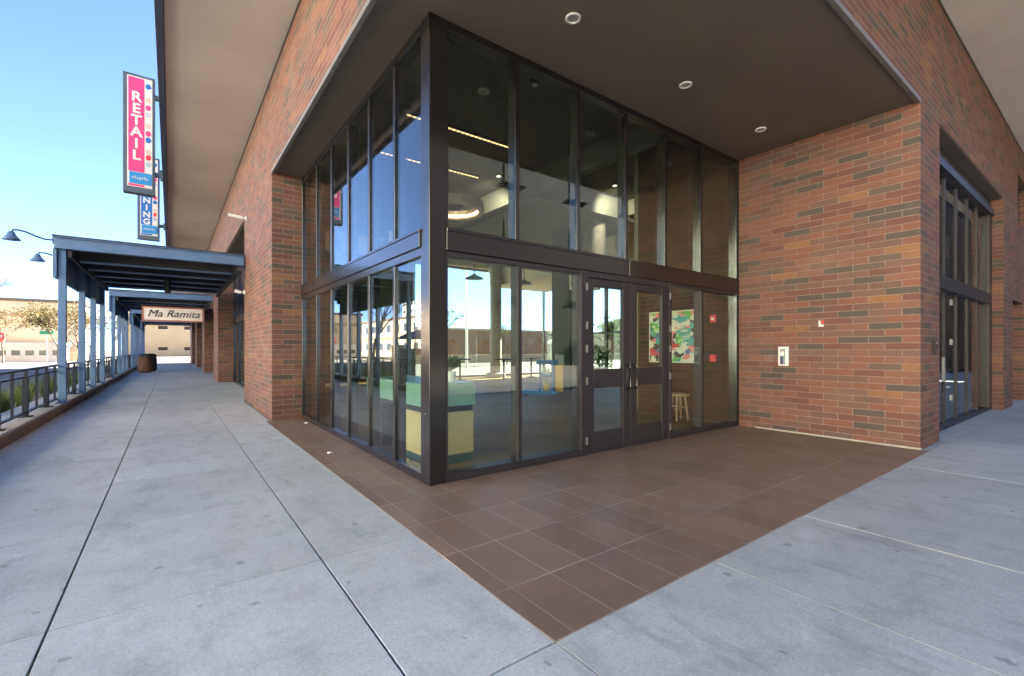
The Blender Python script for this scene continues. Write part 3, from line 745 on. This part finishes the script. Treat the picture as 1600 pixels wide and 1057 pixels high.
# small ceiling spots
for x, y, lab in ((7.3, 6.3, 'small lit ceiling spot in the dark lobby ceiling, right of the middle'), (5.1, 7.3, 'small lit ceiling spot in the dark lobby ceiling, left of the middle'), (3.7, 4.5, 'small ceiling spot in the dark lobby ceiling, nearest the column')):
    t = thing('ceiling_spot', lab, 'ceiling spot', (x, y, 4.38), 'spots in the lobby ceiling')
    b = MB(); b.lathe((x, y, 4.34), [(.06, 0), (.06, .058)], 16); b.build('housing', 'dark_metal', t)
    b = MB(); b.lathe((x, y, 4.334), [(.04, 0), (.04, .005)], 16); b.build('lens', 'spot' if x > 5 else 'lens_off', t)
# pendant dishes in the back of the lobby
for x, y, z, lab in ((6.35, 10.2, 2.82, 'wide dish pendant lamp hanging in the lobby, left one seen near the column'), (8.0, 10.2, 2.82, 'wide dish pendant lamp hanging in the lobby, right one beside the dark pillar')):
    t = thing('dish_pendant', lab, 'pendant lamp', (x, y, z), 'dish pendants in the lobby')
    b = MB(); b.lathe((x, y, z), [(.24, 0), (.22, .03), (.08, .09), (.03, .13)], 24); b.build('shade', 'turqdark', t, 0, True)
    b = MB(); b.tube([(x, y, z + .13), (x, y, 4.4)], .012); b.build('stem', 'dark_metal', t)
# tables and chairs at the back (silhouettes)
def cafe_table(x, y, lab):
    t = thing('cafe_table', lab, 'table', (x, y, 0), 'cafe tables in the lobby')
    b = MB(); b.lathe((x, y, .66), [(.34, 0), (.34, .03)], 24); b.build('tabletop', 'dark_metal', t)
    b = MB(); b.tube([(x, y, .03), (x, y, .66)], .03); b.lathe((x, y, .002), [(.2, 0), (.19, .02), (.03, .04)], 20); b.build('pedestal', 'dark_metal', t)
cafe_table(7.2, 12.4, 'dark round cafe table in the lobby left of the grey column'); cafe_table(8.3, 11.6, 'dark round cafe table in the lobby beside the grey column base'); cafe_table(10.2, 12.6, 'dark round cafe table in the lobby behind the blue cart')
t = thing('potted_shrub', 'green leafy plant in a pot at the far lobby window, seen through the left door', 'plant', (11.3, 10.4, 0))
b = MB(); b.lathe((11.3, 10.4, .002), [(.16, 0), (.2, .38), (.18, .38)], 18); b.build('pot', 'white', t)
b = MB()
for k in range(420):
    p = Vector((11.3 + random.gauss(0, .19), 10.4 + random.gauss(0, .19), .75 + random.gauss(0, .22))); d = Vector((random.uniform(-1, 1), random.uniform(-1, 1), random.uniform(-.6, 1))).normalized() * .075; s_ = d.cross(Vector((random.uniform(-1, 1), random.uniform(-1, 1), random.uniform(-1, 1)))).normalized() * .022
    b.quad(p - d, p + s_, p + d, p - s_)
b.tube([(11.3, 10.4, .38), (11.3, 10.4, .8)], .02)
b.build('leaves', 'leafy', t)

# ------------------------------------------------------------------ things fixed to the outside walls
t = thing('intercom', 'white wall intercom box with dark blue handset on the brick wall', 'intercom', (xr, 2.495, .91))
b = MB(); b.box(xr - .030, 2.437, .795, xr - .001, 2.553, 1.025); b.build('housing', 'white', t, 0.006)
b = MB(); b.box(xr - .037, 2.468, .815, xr - .031, 2.530, 1.0); b.build('faceplate', 'lightgrey', t, 0.003)
b = MB(); b.box(xr - .052, 2.490, .815, xr - .038, 2.518, .905); b.build('handset', 'navy_plastic', t, 0.006)
b = MB(); b.box(xr - .050, 2.480, .915, xr - .038, 2.522, .965); b.build('hood', 'white', t, 0.006)
t = thing('door_button', 'tiny white and red push button on the brick wall above the intercom', 'push button', (xr, 2.10, 1.29))
b = MB(); b.box(xr - .012, 2.075, 1.25, xr - .001, 2.125, 1.275); b.box(xr - .010, 2.10, 1.275, xr - .001, 2.125, 1.32); b.build('plate', 'white', t, 0.003)
b = MB(); b.tube([(xr - .014, 2.088, 1.305), (xr - .001, 2.088, 1.305)], .017, 14); b.build('button', 'red', t)
t = thing('card_reader', 'narrow dark card reader on the right brick pier', 'card reader', (6.42, yf, 1.0))
b = MB(); b.box(6.38, yf - .03, .94, 6.46, yf - .001, 1.09); b.build('housing', 'dark_metal', t, 0.005)
b = MB(); b.box(6.40, yf - .034, 1.05, 6.44, yf - .0305, 1.07); b.build('indicator', 'lightgrey', t)
for z, y, l, lab in ((3.40, 9.72, .30, 'long white security camera high on the left brick pier'), (2.06, 9.95, .17, 'short white security camera at mid height on the left brick pier')):
    t = thing('security_camera', lab, 'camera', (xf, y, z), 'cameras on the left pier')
    b = MB(); b.lathe((xf - .001, y, z), [(.02, -.03), (.02, .03)], 12); b.box(xf - .025, y - .035, z - .035, xf - .001, y + .035, z + .035); b.build('bracket', 'white', t, 0.004)
    b = MB(); b.tube([(xf - .026, y, z), (xf - .06, y, z)], .014); b.tube([(xf - .06, y, z), (xf - .08, y, z + .002), (xf - l, y, z + .02)], [.022, .03, .03], 12); b.build('body', 'white', t, 0, False)
    b = MB(); b.tube([(xf - l + .001, y, z + .02), (xf - l - .012, y, z + .021)], .022, 12); b.build('lens', 'dark_metal', t)

# ------------------------------------------------------------------ blade signs
def blade_sign(y, word, panel, lab, seed):
    x0, x1, z0, z1 = -.85, -.285, 4.50, 7.16
    rr = random.Random(seed)
    t = thing('blade_sign', lab, 'sign', ((x0+x1)/2, y, z0), 'tall blade signs on the roof overhang')
    b = MB(); b.box(x0, y, z0, x1, y + .2, z1); b.build('cabinet', 'slate', t, 0.01)
    b = MB(); b.box(x0 + .075, y - .012, z0 + .13, x1 - .05, y - .001, z1 - .06); b.build('face', 'signwhite', t)
    b = MB(); b.box(x0 + .095, y - .018, z0 + .145, x0 + .375, y - .0125, z0 + .19); b.box(x0 + .095, y - .018, z0 + .47, x0 + .375, y - .0125, z1 - .085); b.build('colour_panel', panel, t)
    b = MB(); b.box(x0 + .11, y - .026, z0 + .20, x1 - .06, y - .0125, z0 + .46); pl = b.build('name_plate', 'signcyan', t, 0.01)
    b = MB()
    for k in range(7):
        xx = x0 + .17 + k*.042; b.rotbox((xx, y - .028, z0 + .33 + .012*math.sin(k*1.7)), (.026, .003, .05 + .02*(k % 2)), 0, 0, .25)
    b.build('scrawl', 'signpale', pl)
    zt = z1 - (.52 if word == 'RETAIL' else .97); step = .262 if word == 'RETAIL' else .225
    for k, ch in enumerate(word):
        text('letter', ch, .30 if word == 'RETAIL' else .25, 'signwhite', t, face_minus_y(x0 + .235, y - .024, zt - step*k), 0, .006, .012)
    # column of little printed pictures
    for f, cname in ((.085, 'signblue'), (.20, 'signbeige'), (.265, 'pink'), (.325, 'signpale'), (.42, 'signbeige'), (.485, 'pink'), (.54, 'signblue'), (.64, 'signbeige'), (.69, 'red'), (.745, 'signpale')):
        zz = z1 - f*(z1 - z0); cxp = x0 + .445; b = MB()
        pts = [(cxp + (.048 + .014*rr.random())*math.cos(a), zz + (.062 + .014*rr.random())*math.sin(a)) for a in [math.pi/4 + i*math.pi/3*.999 for i in range(6)]]
        b.xprism(pts, y - .018, y - .0125); b.build('picture', cname, t)
    for z in (4.95, 6.72):
        b = MB(); b.box(x1 + .001, y + .06, z, -.146, y + .14, z + .10); b.box(-.19, y + .02, z - .05, -.146, y + .18, z + .15); b.build('bracket', 'slate', t)
blade_sign(13.3, 'RETAIL', 'pink', 'tall blade sign with pink panel reading RETAIL', 1)
blade_sign(18.8, 'DINING', 'signblue', 'tall blade sign with blue panel, mostly hidden, letters NING showing', 2)

# ------------------------------------------------------------------ pergolas
def pergola(y0, lab, ys_posts):
    t = thing('pergola', lab, 'pergola', (-1.45, y0, .15), 'steel pergolas over the walkway')
    y1 = ys_posts[-1] + .15
    for k, y in enumerate(ys_posts):
        b = MB(); b.box(-1.405, y - .045, .15, -1.312, y + .045, 2.545); p = b.build('post', 'blue', t, 0.006)
        b = MB(); b.box(-1.43, y - .07, .151, -1.29, y + .07, .165); b.build('base_plate', 'blue', p)
    b = MB(); b.box(-1.44, y0 - .10, 2.546, 1.10, y0 - .02, 2.73); b.box(-1.44, y0 - .15, 2.716, 1.10, y0 - .101, 2.731); b.box(-1.44, y0 - .14, 2.546, 1.10, y0 - .101, 2.56); b.build('front_beam', 'blue', t, 0.004)
    b = MB(); b.box(-1.44, y1 - .02, 2.546, 1.10, y1 + .06, 2.73); b.build('rear_beam', 'blue', t, 0.004)
    b = MB(); b.box(-1.455, y0 - .10, 2.10, -1.410, y1 + .05, 2.545); b.box(-1.455, y0 - .018, 2.5455, -1.42, y1 - .022, 2.73); b.build('valance', 'blue', t, 0.004)
    b = MB(); b.box(-1.30, y0 - .018, 2.44, -1.25, y1 - .022, 2.70); b.box(1.0, y0 - .018, 2.45, 1.08, y1 - .022, 2.70); b.build('side_beam', 'darkbeam', t)
    y = y0 + .75
    while y < y1 - .1:
        b = MB(); b.box(-1.24, y - .02, 2.50, .99, y + .02, 2.70); rf = b.build('rafter', 'darkbeam', t)
        b = MB(); b.box(-1.24, y - .075, 2.478, .99, y + .075, 2.499); b.build('flange', 'blue', rf); y += .95
    b = MB(); b.box(-1.46, y0 - .16, 2.734, 1.11, y1 + .08, 2.75); b.build('roof_deck', 'darkbeam', t)
    return t
PG = [(9.97, 'blue steel pergola nearest the camera', [9.97, 11.95, 13.5, 15.2]), (17.9, 'blue steel pergola second along the walkway', [17.9, 19.85, 21.4, 23.1]), (26.1, 'blue steel pergola third along the walkway', [26.1, 28.1, 29.6, 31.3]), (33.8, 'blue steel pergola farthest along the walkway', [33.8, 35.7, 37.3])]
for y0, lab, ps in PG: pergola(y0, lab, ps)
# gooseneck lamps on the posts
LGn = 'gooseneck lamps on the pergola posts'
def goose(y, z, lab):
    t = thing('gooseneck_lamp', lab, 'lamp', (-1.46, y, z), LGn)
    x = -1.465
    b = MB(); b.tube([(x, y, z), (x - .10, y, z + .0), (x - .2, y, z + .03), (x - .30, y, z + .08), (x - .38, y, z + .10), (x - .44, y, z + .095), (x - .46, y, z + .06)], .012, 8); b.box(x - .012, y - .05, z - .06, x + .008, y + .05, z + .06); b.build('arm', 'rail', t, 0, False)
    b = MB(); b.lathe((x - .46, y, z - .06), [(.105, 0), (.098, .015), (.05, .075), (.035, .12), (.015, .13)], 20); b.build('shade', 'blue', t, 0, True)
goose(10.05, 2.70, 'blue gooseneck lamp on the pergola post nearest the camera')
goose(11.75, 2.64, 'blue gooseneck lamp farther back along the nearest pergola')
for y, lab in ((12.0, 'dark cylinder pendant hanging under the nearest pergola'), (20.5, 'dark cylinder pendant hanging under the second pergola')):
    t = thing('cylinder_pendant', lab, 'pendant lamp', (-.05, y, 2.2), 'cylinder pendants under the pergolas')
    b = MB(); b.tube([(-.05, y, 2.46), (-.05, y, 2.77)], .012); b.build('stem', 'dark_metal', t)
    b = MB(); b.lathe((-.05, y, 2.16), [(.05, 0), (.055, .02), (.055, .28), (.03, .31)], 18); b.build('shade', 'dark_metal', t, 0, False)
# hanging shop sign
sy_ = 17.70
t = thing('hanging_sign', 'pale banner sign with black script lettering hung across the walkway', 'sign', (.08, sy_, 1.84))
b = MB(); b.box(-.655, sy_, 1.88, .815, sy_ + .05, 2.245); b.build('board', 'cloth_pale', t, 0.006)
b = MB(); b.box(-.695, sy_ - .01, 1.84, -.656, sy_ + .06, 2.285); b.box(.816, sy_ - .01, 1.84, .855, sy_ + .06, 2.285); b.box(-.655, sy_ - .009, 1.84, .815, sy_ + .059, 1.879); b.box(-.655, sy_ - .009, 2.246, .815, sy_ + .059, 2.285); b.build('frame', 'terracotta', t)
text('lettering', 'Ma Ramita', .31, 'black', t, face_minus_y(.08, sy_ - .008, 2.07), .35, .004, 0.0)
for x in (-.45, .6):
    b = MB(); b.tube([(x, sy_ + .02, 2.285), (x, sy_ + .02, 2.56)], .01); b.build('hanger', 'dark_metal', t)
# litter bins
b0 = thing('litter_bin', 'brown slatted litter bin standing by the railing', 'litter bin', (-.86, 24.7, 0), 'litter bins on the walkway')
b = MB(); b.lathe((-.86, 24.7, .002), [(.20, 0), (.235, .05), (.24, .62), (.22, .66)], 24); b.build('body', 'brown_metal', b0)
b = MB(); b.lathe((-.86, 24.7, .665), [(.25, 0), (.25, .04), (.16, .12), (.15, .12), (.15, .04)], 24); b.build('lid', 'dark_metal', b0)
b = MB()
for k in range(16):
    a = k*math.pi/8; b.rotbox((-.86 + .243*math.cos(a), 24.7 + .243*math.sin(a), .34), (.02, .06, .54), a)
b.build('slats', 'brown_metal', b0)
d = dup(b0, (.12, 1.3, 0), 'dark litter bin standing just behind the brown one')
for c in d.children:
    me = c.data.copy(); me.materials.clear(); me.materials.append(M['dark_metal']); c.data = me

# ------------------------------------------------------------------ railing, one section between each pair of posts
RX = -1.45
posts = [3.4 + 1.2*k for k in range(0, 29)]
def rail_section(y0, y1):
    t = thing('railing', 'black metal railing section on the kerb wall', 'railing', (RX, y0, .15), 'railing sections along the walkway kerb')
    b = MB(); b.box(RX - .028, y0 - .028, .152, RX + .028, y0 + .028, .64); b.build('post', 'rail', t, 0.003)
    b = MB(); b.box(RX - .06, y0 - .06, .1505, RX + .06, y0 + .06, .165); b.build('base_plate', 'rail', t)
    b = MB(); b.box(RX - .028, y0, .725, RX + .028, y1, .75); b.build('top_rail', 'rail', t, 0.003)
    b = MB(); b.box(RX - .022, y0, .641, RX + .022, y1, .662); b.build('mid_rail', 'rail', t)
    b = MB(); b.box(RX - .018, y0 + .036, .20, RX + .018, y1 - .036, .225); b.build('bottom_rail', 'rail', t)
    for yy in (y0 + .02, y0 + (y1-y0)/2):
        b = MB(); b.box(RX - .014, yy - .014, .662, RX + .014, yy + .014, .725); b.build('spacer', 'rail', t)
    b = MB(); ym = (y0+y1)/2; b.box(RX - .012, ym - .012, .225, RX + .012, ym + .012, .641); b.build('baluster', 'rail', t)
    return t
r0 = rail_section(posts[0], posts[1])
for k in range(1, len(posts) - 1): dup(r0, (0, posts[k] - posts[0], 0))

# ------------------------------------------------------------------ trees
def tree(name, lab, x, y, h, leafmat, nleaf, seed, barkm='bark', crown_r=0.45, leaf=.10, z=-.16, group=None, depth=5):
    rr = random.Random(seed)
    t = thing(name, lab, 'tree', (x, y, z), group)
    b = MB(); tips = []
    def grow(p, d, l, r, lev):
        q = p + d * l; mid = p.lerp(q, .5) + Vector((rr.uniform(-1, 1), rr.uniform(-1, 1), 0)) * l * .06
        b.tube([p, mid, q], [r, r*.85, r*.68], 6 if lev > 2 else 8, False)
        if lev >= depth: tips.append(q); return
        if lev >= 2: tips.append(q)
        for k in range(rr.choice((2, 3, 3)) if lev else 4):
            a = rr.uniform(0, 6.28); sp = rr.uniform(.4, .85)
            nd = (d + Vector((math.cos(a), math.sin(a), rr.uniform(-.1, .5))) * sp).normalized()
            grow(q, nd, l * rr.uniform(.62, .82), r * .62, lev + 1)
    grow(Vector((x, y, z)), Vector((rr.uniform(-.06, .06), rr.uniform(-.06, .06), 1)).normalized(), h * .30, h * .016, 0)
    b.build('trunk', barkm, t, 0, True)
    if nleaf:
        b = MB()
        for k in range(nleaf):
            c = rr.choice(tips); p = c + Vector((rr.gauss(0, 1), rr.gauss(0, 1), rr.gauss(0, .8))) * h * .05
            d = Vector((rr.uniform(-1, 1), rr.uniform(-1, 1), rr.uniform(-1, .6))).normalized() * leaf * rr.uniform(.6, 1.2)
            s_ = d.cross(Vector((rr.uniform(-1, 1), rr.uniform(-1, 1), rr.uniform(-1, 1)))).normalized() * leaf * .5
            b.quad(p - d, p + s_, p + d, p - s_)
        b.build('crown', leafmat, t)
    return t
tree('bare_tree', 'bare branched tree beyond the railing at the left edge', -4.75, 21.5, 5.0, None, 0, 11, 'bark', depth=5)
TG = 'street trees across the side road'
tree('street_tree', 'yellowing tree left of the nearest pergola post', -6.4, 45.5, 4.4, 'leaf_autumn', 1500, 3, 'palebark', leaf=.085, group=TG)
tree('street_tree', 'thin-leaved tree just behind the nearest pergola post', -5.0, 42.0, 4.2, 'leaf_autumn', 1500, 5, 'palebark', leaf=.08, group=TG)
tree('street_tree', 'yellow tree seen between the first and second pergola posts', -5.2, 50.0, 4.4, 'leaf_autumn', 1500, 8, 'palebark', leaf=.085, group=TG)
tree('street_tree', 'yellow tree seen through the far pergola posts', -4.6, 61, 5.5, 'leaf_autumn', 1500, 9, 'palebark', leaf=.085, group=TG)
tree('street_tree', 'thin pale-leaved tree in front of the tan building at the left edge', -10.5, 52.5, 4.2, 'leaf_autumn', 1100, 14, 'palebark', leaf=.085, group=TG)
tree('bare_tree', 'bare tree beyond the lobby back window, left of the grey column', 12.5, 24, 4.0, 'leaf_green', 250, 21, 'bark', leaf=.08); 
tree('bare_tree', 'bare tree beyond the lobby back window, right of the grey column', 18.5, 25.5, 3.4, 'leaf_green', 350, 23, 'bark', leaf=.08)
tree('leafy_tree', 'green tree beyond the lobby side window, seen through the left door', 20, 17.5, 3.0, 'leaf_green', 2500, 25, 'bark', leaf=.10)
# ------------------------------------------------------------------ other buildings
def far_building(name, lab, x0, y0, x1, y1, h, wall, face, rows, cols, ww, wh, band=None, z0=-.16, roof='roof', wm='darkwin', sill=.5, sillm='offwhite'):
    t = thing(name, lab, 'building', ((x0+x1)/2, (y0+y1)/2, z0))
    b = MB(); b.box(x0, y0, z0, x1, y1, h); b.build('wall', wall, t)
    b = MB(); b.box(x0 - .15, y0 - .15, h + .001, x1 + .15, y1 + .15, h + .28); b.build('roof', roof, t)
    if band:
        for zb0, zb1 in band:
            b = MB(); b.box(x0 - .06, y0 - .06, zb0, x1 + .06, y1 + .06, zb1); b.build('band', 'tanband', t)
    for fc in face:
        for r in range(rows):
            for c in range(cols):
                zc = z0 + sill + (h - z0) * (r + .5) / rows - (h - z0)*.5/rows + .4
                if fc in '-y+y':
                    pass
                if fc == 's' or fc == 'n':
                    xc = x0 + (x1-x0)*(c+.5)/cols; yy = y0 if fc == 's' else y1; s_ = -1 if fc == 's' else 1
                    b = MB(); b.box(xc - ww/2, yy + s_*.002, zc, xc + ww/2, yy + s_*.03, zc + wh); w = b.build('window', wm, t)
                    b = MB(); b.box(xc - ww/2 - .06, yy + s_*.001, zc - .1, xc + ww/2 + .06, yy + s_*.12, zc - .02); b.build('sill', sillm, w)
                else:
                    yc = y0 + (y1-y0)*(c+.5)/cols; xx = x1 if fc == 'e' else x0; s_ = 1 if fc == 'e' else -1
                    b = MB(); b.box(xx + s_*.002, yc - ww/2, zc, xx + s_*.03, yc + ww/2, zc + wh); w = b.build('window', wm, t)
                    b = MB(); b.box(xx + s_*.001, yc - ww/2 - .06, zc - .1, xx + s_*.12, yc + ww/2 + .06, zc - .02); b.build('sill', sillm, w)
    return t
far_building('tan_building', 'large tan building with brown band at the far left behind the trees', -17, 60, -6.9, 66, 5.3, 'beige', 's', 1, 5, 1.2, .02, [(3.9, 4.25)])
far_building('white_pavilion', 'low white building with small dark windows left behind the railing', -15, 56, -7.6, 59, 1.25, 'offwhite', 's', 1, 9, .5, .42, None, -.16, 'offwhite', 'darkwin', .2)
far_building('cream_building', 'bright cream building closing the far end of the walkway', -5.5, 84, 16, 96, 6.0, 'farcream', 's', 2, 7, 1.1, .5, None, -.16, 'farcream', 'farbrown')
far_building('apartment_tower', 'cream apartment tower mirrored in the glass beside the column', -60, 101, -45, 112, 12.8, 'offwhite', 'e', 7, 5, 1.6, .8)
far_building('shop_row', 'beige shop row mirrored in the lower left glass', -34, 36, -23, 80, 5.2, 'beige', 'e', 2, 14, 1.5, 1.1, [(2.4, 2.7)])
far_building('facing_building', 'dark brown building opposite the entrance, mirrored in the glass', -2, -30, 46, -16, 13.5, 'opp', 'n', 4, 9, 1.6, 1.1, None, -.16, 'opp', 'opp', .5, 'opp')
far_building('bounce_block', 'unseen tall cream block across the road, added to bounce warm light', -30, -40, -17.2, 17, 9.5, 'cream', 'e', 5, 9, 1.6, 1.0)  # invented out of view, throws warm bounce onto the left brick face
far_building('side_light_blocker', 'unseen dark block beyond the right pavement, added to keep sun and sky off the storefront', 33, -15.5, 46, 12, 9.0, 'opp', 'n', 4, 4, 1.4, 1.1, None, -.16, 'opp', 'opp', .5, 'opp')  # added dark mass, extended to block sun and sky mirrored at the right
# brown arcade wall beyond the lobby
t = thing('arcade_wall', 'long brown arcade wall with round arches seen through the lobby', 'building', (24, 33, -.16))
b = MB(); y0, y1 = 33, 33.8; zt = 2.55; step = 3.2; x = 4.0
b.box(4, y0, 1.9, 56, y1, zt)
while x < 55:
    xc = x + step/2; r = .62; zs = 1.15
    b.box(x, y0, -.16, xc - r, y1, 1.9); b.box(xc + r, y0, -.16, x + step, y1, 1.9)
    n = 12
    for k in range(n):
        a0, a1 = math.pi*k/n, math.pi*(k+1)/n
        pa, pb = (xc + r*math.cos(a0), zs + r*math.sin(a0)), (xc + r*math.cos(a1), zs + r*math.sin(a1))
        b.xprism([(pb[0], pb[1]), (pa[0], pa[1]), (pa[0], 1.9), (pb[0], 1.9)], y0 + .002, y1 - .002)
    x += step
b.build('wall', 'arcade', t)
b = MB(); b.box(4, y0 - .08, zt + .001, 56, y1 + .08, zt + .16); b.build('coping', 'beige', t)
b = MB(); b.box(4, y1 + 2.0, -.16, 56, y1 + 2.1, 2.4); b.build('back_wall', 'arcade', t)
b = MB(); b.box(4, y0 - 2.4, -.16, 56, y0 - 2.1, .52); b.build('planter_wall', 'beige', t)
b = MB(); b.quad((6.5, 14.1, -.1), (60, 14.1, -.1), (60, 33, -.1), (6.5, 33, -.1)); tag(b.build('courtyard_path', 'courtyard'), kind='structure')
t = thing('lamp_post', 'tall slim white lamp post beyond the lobby back window', 'lamp post', (13.2, 22, -.1))
b = MB(); b.tube([(13.2, 22, -.1), (13.2, 22, 5.4)], [.075, .05], 12); b.build('pole', 'white', t)
b = MB(); b.box(13.0, 21.6, 5.4, 13.4, 22.4, 5.5); b.build('lamp_head', 'white', t)
t = thing('lamp_post', 'short lamp post with round white head beyond the lobby back window', 'lamp post', (20.3, 23, -.1))
b = MB(); b.tube([(20.3, 23, -.1), (20.3, 23, 1.3)], .06, 10); b.build('pole', 'lightgrey', t)
b = MB(); b.lathe((20.3, 23, 1.3), [(.2, 0), (.26, .1), (.2, .2), (.05, .28)], 16); b.build('lamp_head', 'white', t, 0, True)
# blue parasols and a low wall across the road (mirrored in the glass)
pz = None
for k, (x, y) in enumerate(((-7.6, 22.4), (-9.6, 27.5))):
    lab = ['blue parasol across the road, mirrored in the pane next to the column', 'blue parasol across the road, mirrored two panes from the column'][k]
    if pz is None:
        pz = thing('parasol', lab, 'parasol', (x, y, -.16), 'blue parasols across the road')
        b = MB(); b.tube([(x, y, -.155), (x, y, 2.0)], .03); b.build('pole', 'wood', pz)
        b = MB(); b.lathe((x, y, 1.62), [(1.2, 0), (1.18, .05), (.6, .26), (.03, .42)], 8); b.build('canopy', 'umbrella', pz)
    else: dup(pz, (x + 7.6, y - 22.4, 0), lab)
t = thing('low_wall', 'low beige garden wall across the road, mirrored in the glass', 'wall', (-10.6, 24, -.16))
b = MB(); b.box(-10.8, 14, -.16, -10.5, 33, .95); b.build('wall', 'beige', t)
b = MB(); b.box(-10.85, 13.95, .951, -10.45, 33.05, 1.02); b.build('coping', 'offwhite', t)
# street furniture far left
t = thing('stop_sign', 'red octagonal stop sign at the left edge', 'sign', (-9.75, 47.2, -.16))
b = MB(); b.tube([(-9.75, 47.2, -.16), (-9.75, 47.2, 2.1)], .04); b.build('pole', 'lightgrey', t)
b = MB(); b.xprism([(-9.75 + .42*math.cos(math.pi/8 + k*math.pi/4), 1.85 + .42*math.sin(math.pi/8 + k*math.pi/4)) for k in range(8)][::-1], 47.10, 47.13); b.build('plate', 'red', t)
text('lettering', 'STOP', .27, 'signwhite', t, face_minus_y(-9.75, 47.09, 1.85), 0, .004, .006)
t = thing('street_name_sign', 'green street name sign on a thin pole beside the yellow tree', 'sign', (-8.0, 52.0, -.16))
b = MB(); b.tube([(-8.0, 52.0, -.16), (-8.0, 52.0, 2.6)], .04); b.build('pole', 'lightgrey', t)
b = MB(); b.box(-8.4, 51.9, 2.15, -7.6, 51.95, 2.45); b.build('plate', 'streetgreen', t)

# litter of small things on the ground
rr = random.Random(4)
for k, (x, y, m_, lab) in enumerate(((1.215, 4.55, 'white', 'crumpled white paper scrap on the tile strip by the glass'), (1.45, 6.55, 'white', 'tiny white paper scrap at the far foot of the glass'))):
    b = MB(); b.lathe((x, y, .004), [(.012, 0), (.026, .006), (.02, .014), (.006, .018)], 7); o = b.build('paper_scrap', m_); tag(o, lab, 'litter', 'paper scraps')
    for v in o.data.vertices: v.co += Vector((rr.uniform(-1, 1), rr.uniform(-1, 1), rr.uniform(-.3, .3))) * .008

# ------------------------------------------------------------------ light
el = math.radians(34); az = math.atan2(.97, .20)          # azimuth measured from +Y towards +X
sdir = Vector((math.sin(az)*math.cos(el), math.cos(az)*math.cos(el), math.sin(el)))
w = bpy.data.worlds.new('World'); scene.world = w; w.use_nodes = True
nt = w.node_tree; nt.nodes.clear()
out = nt.nodes.new('ShaderNodeOutputWorld'); bg = nt.nodes.new('ShaderNodeBackground'); sk = nt.nodes.new('ShaderNodeTexSky')
sk.sky_type = 'NISHITA'; sk.sun_disc = False; sk.sun_elevation = el; sk.sun_rotation = az
sk.air_density = 1.0; sk.dust_density = 0.6; sk.ozone_density = 2.5; sk.altitude = 8000
nt.links.new(sk.outputs[0], bg.inputs[0]); bg.inputs[1].default_value = 0.06
nt.links.new(bg.outputs[0], out.inputs[0])
L = bpy.data.lights.new('sun', 'SUN'); L.energy = 5.0; L.angle = math.radians(0.5); L.color = (1.0, .93, .82)
lo = bpy.data.objects.new('sun', L); col.objects.link(lo); lo.location = (0, 0, 40); lo.rotation_euler = sdir.to_track_quat('Z', 'Y').to_euler()

for (x, y, z), e, aim in (((7.3, 6.3, 4.25), 24, (10.2, 9.0, 2.6)), ((5.1, 7.3, 4.25), 40, (6.5, 12.5, 1.5))):
    pl_ = bpy.data.lights.new('lobby_lamp', 'SPOT'); pl_.energy = e; pl_.color = (1.0, .84, .60); pl_.shadow_soft_size = .08; pl_.spot_size = math.radians(95); pl_.spot_blend = .8
    po = bpy.data.objects.new('lobby_lamp', pl_); col.objects.link(po); po.location = Vector((x, y, z)) * K
    po.rotation_euler = (Vector((x, y, z)) - Vector(aim)).to_track_quat('Z', 'Y').to_euler()
# ------------------------------------------------------------------ camera
cam = bpy.data.cameras.new('camera'); co = bpy.data.objects.new('camera', cam); col.objects.link(co)
co.location = (0, 0, K); co.rotation_euler = (math.pi/2, 0, -0.6388)
cam.sensor_width = 36; cam.lens = 718.2/1600*36; cam.shift_y = 16.79/1600
cam.clip_start = .05; cam.clip_end = 2000
scene.camera = co
scene.view_settings.view_transform = 'Standard'; scene.view_settings.look = 'None'; scene.view_settings.gamma = 1; scene.view_settings.use_curve_mapping = False
scene.view_settings.exposure = 3.8
scene.render.engine = 'CYCLES'
cy = scene.cycles
cy.max_bounces = 10; cy.diffuse_bounces = 6; cy.glossy_bounces = 5; cy.transparent_max_bounces = 24; cy.transmission_bounces = 4
cy.sample_clamp_indirect = 6; cy.use_denoising = True; cy.caustics_reflective = False; cy.caustics_refractive = False
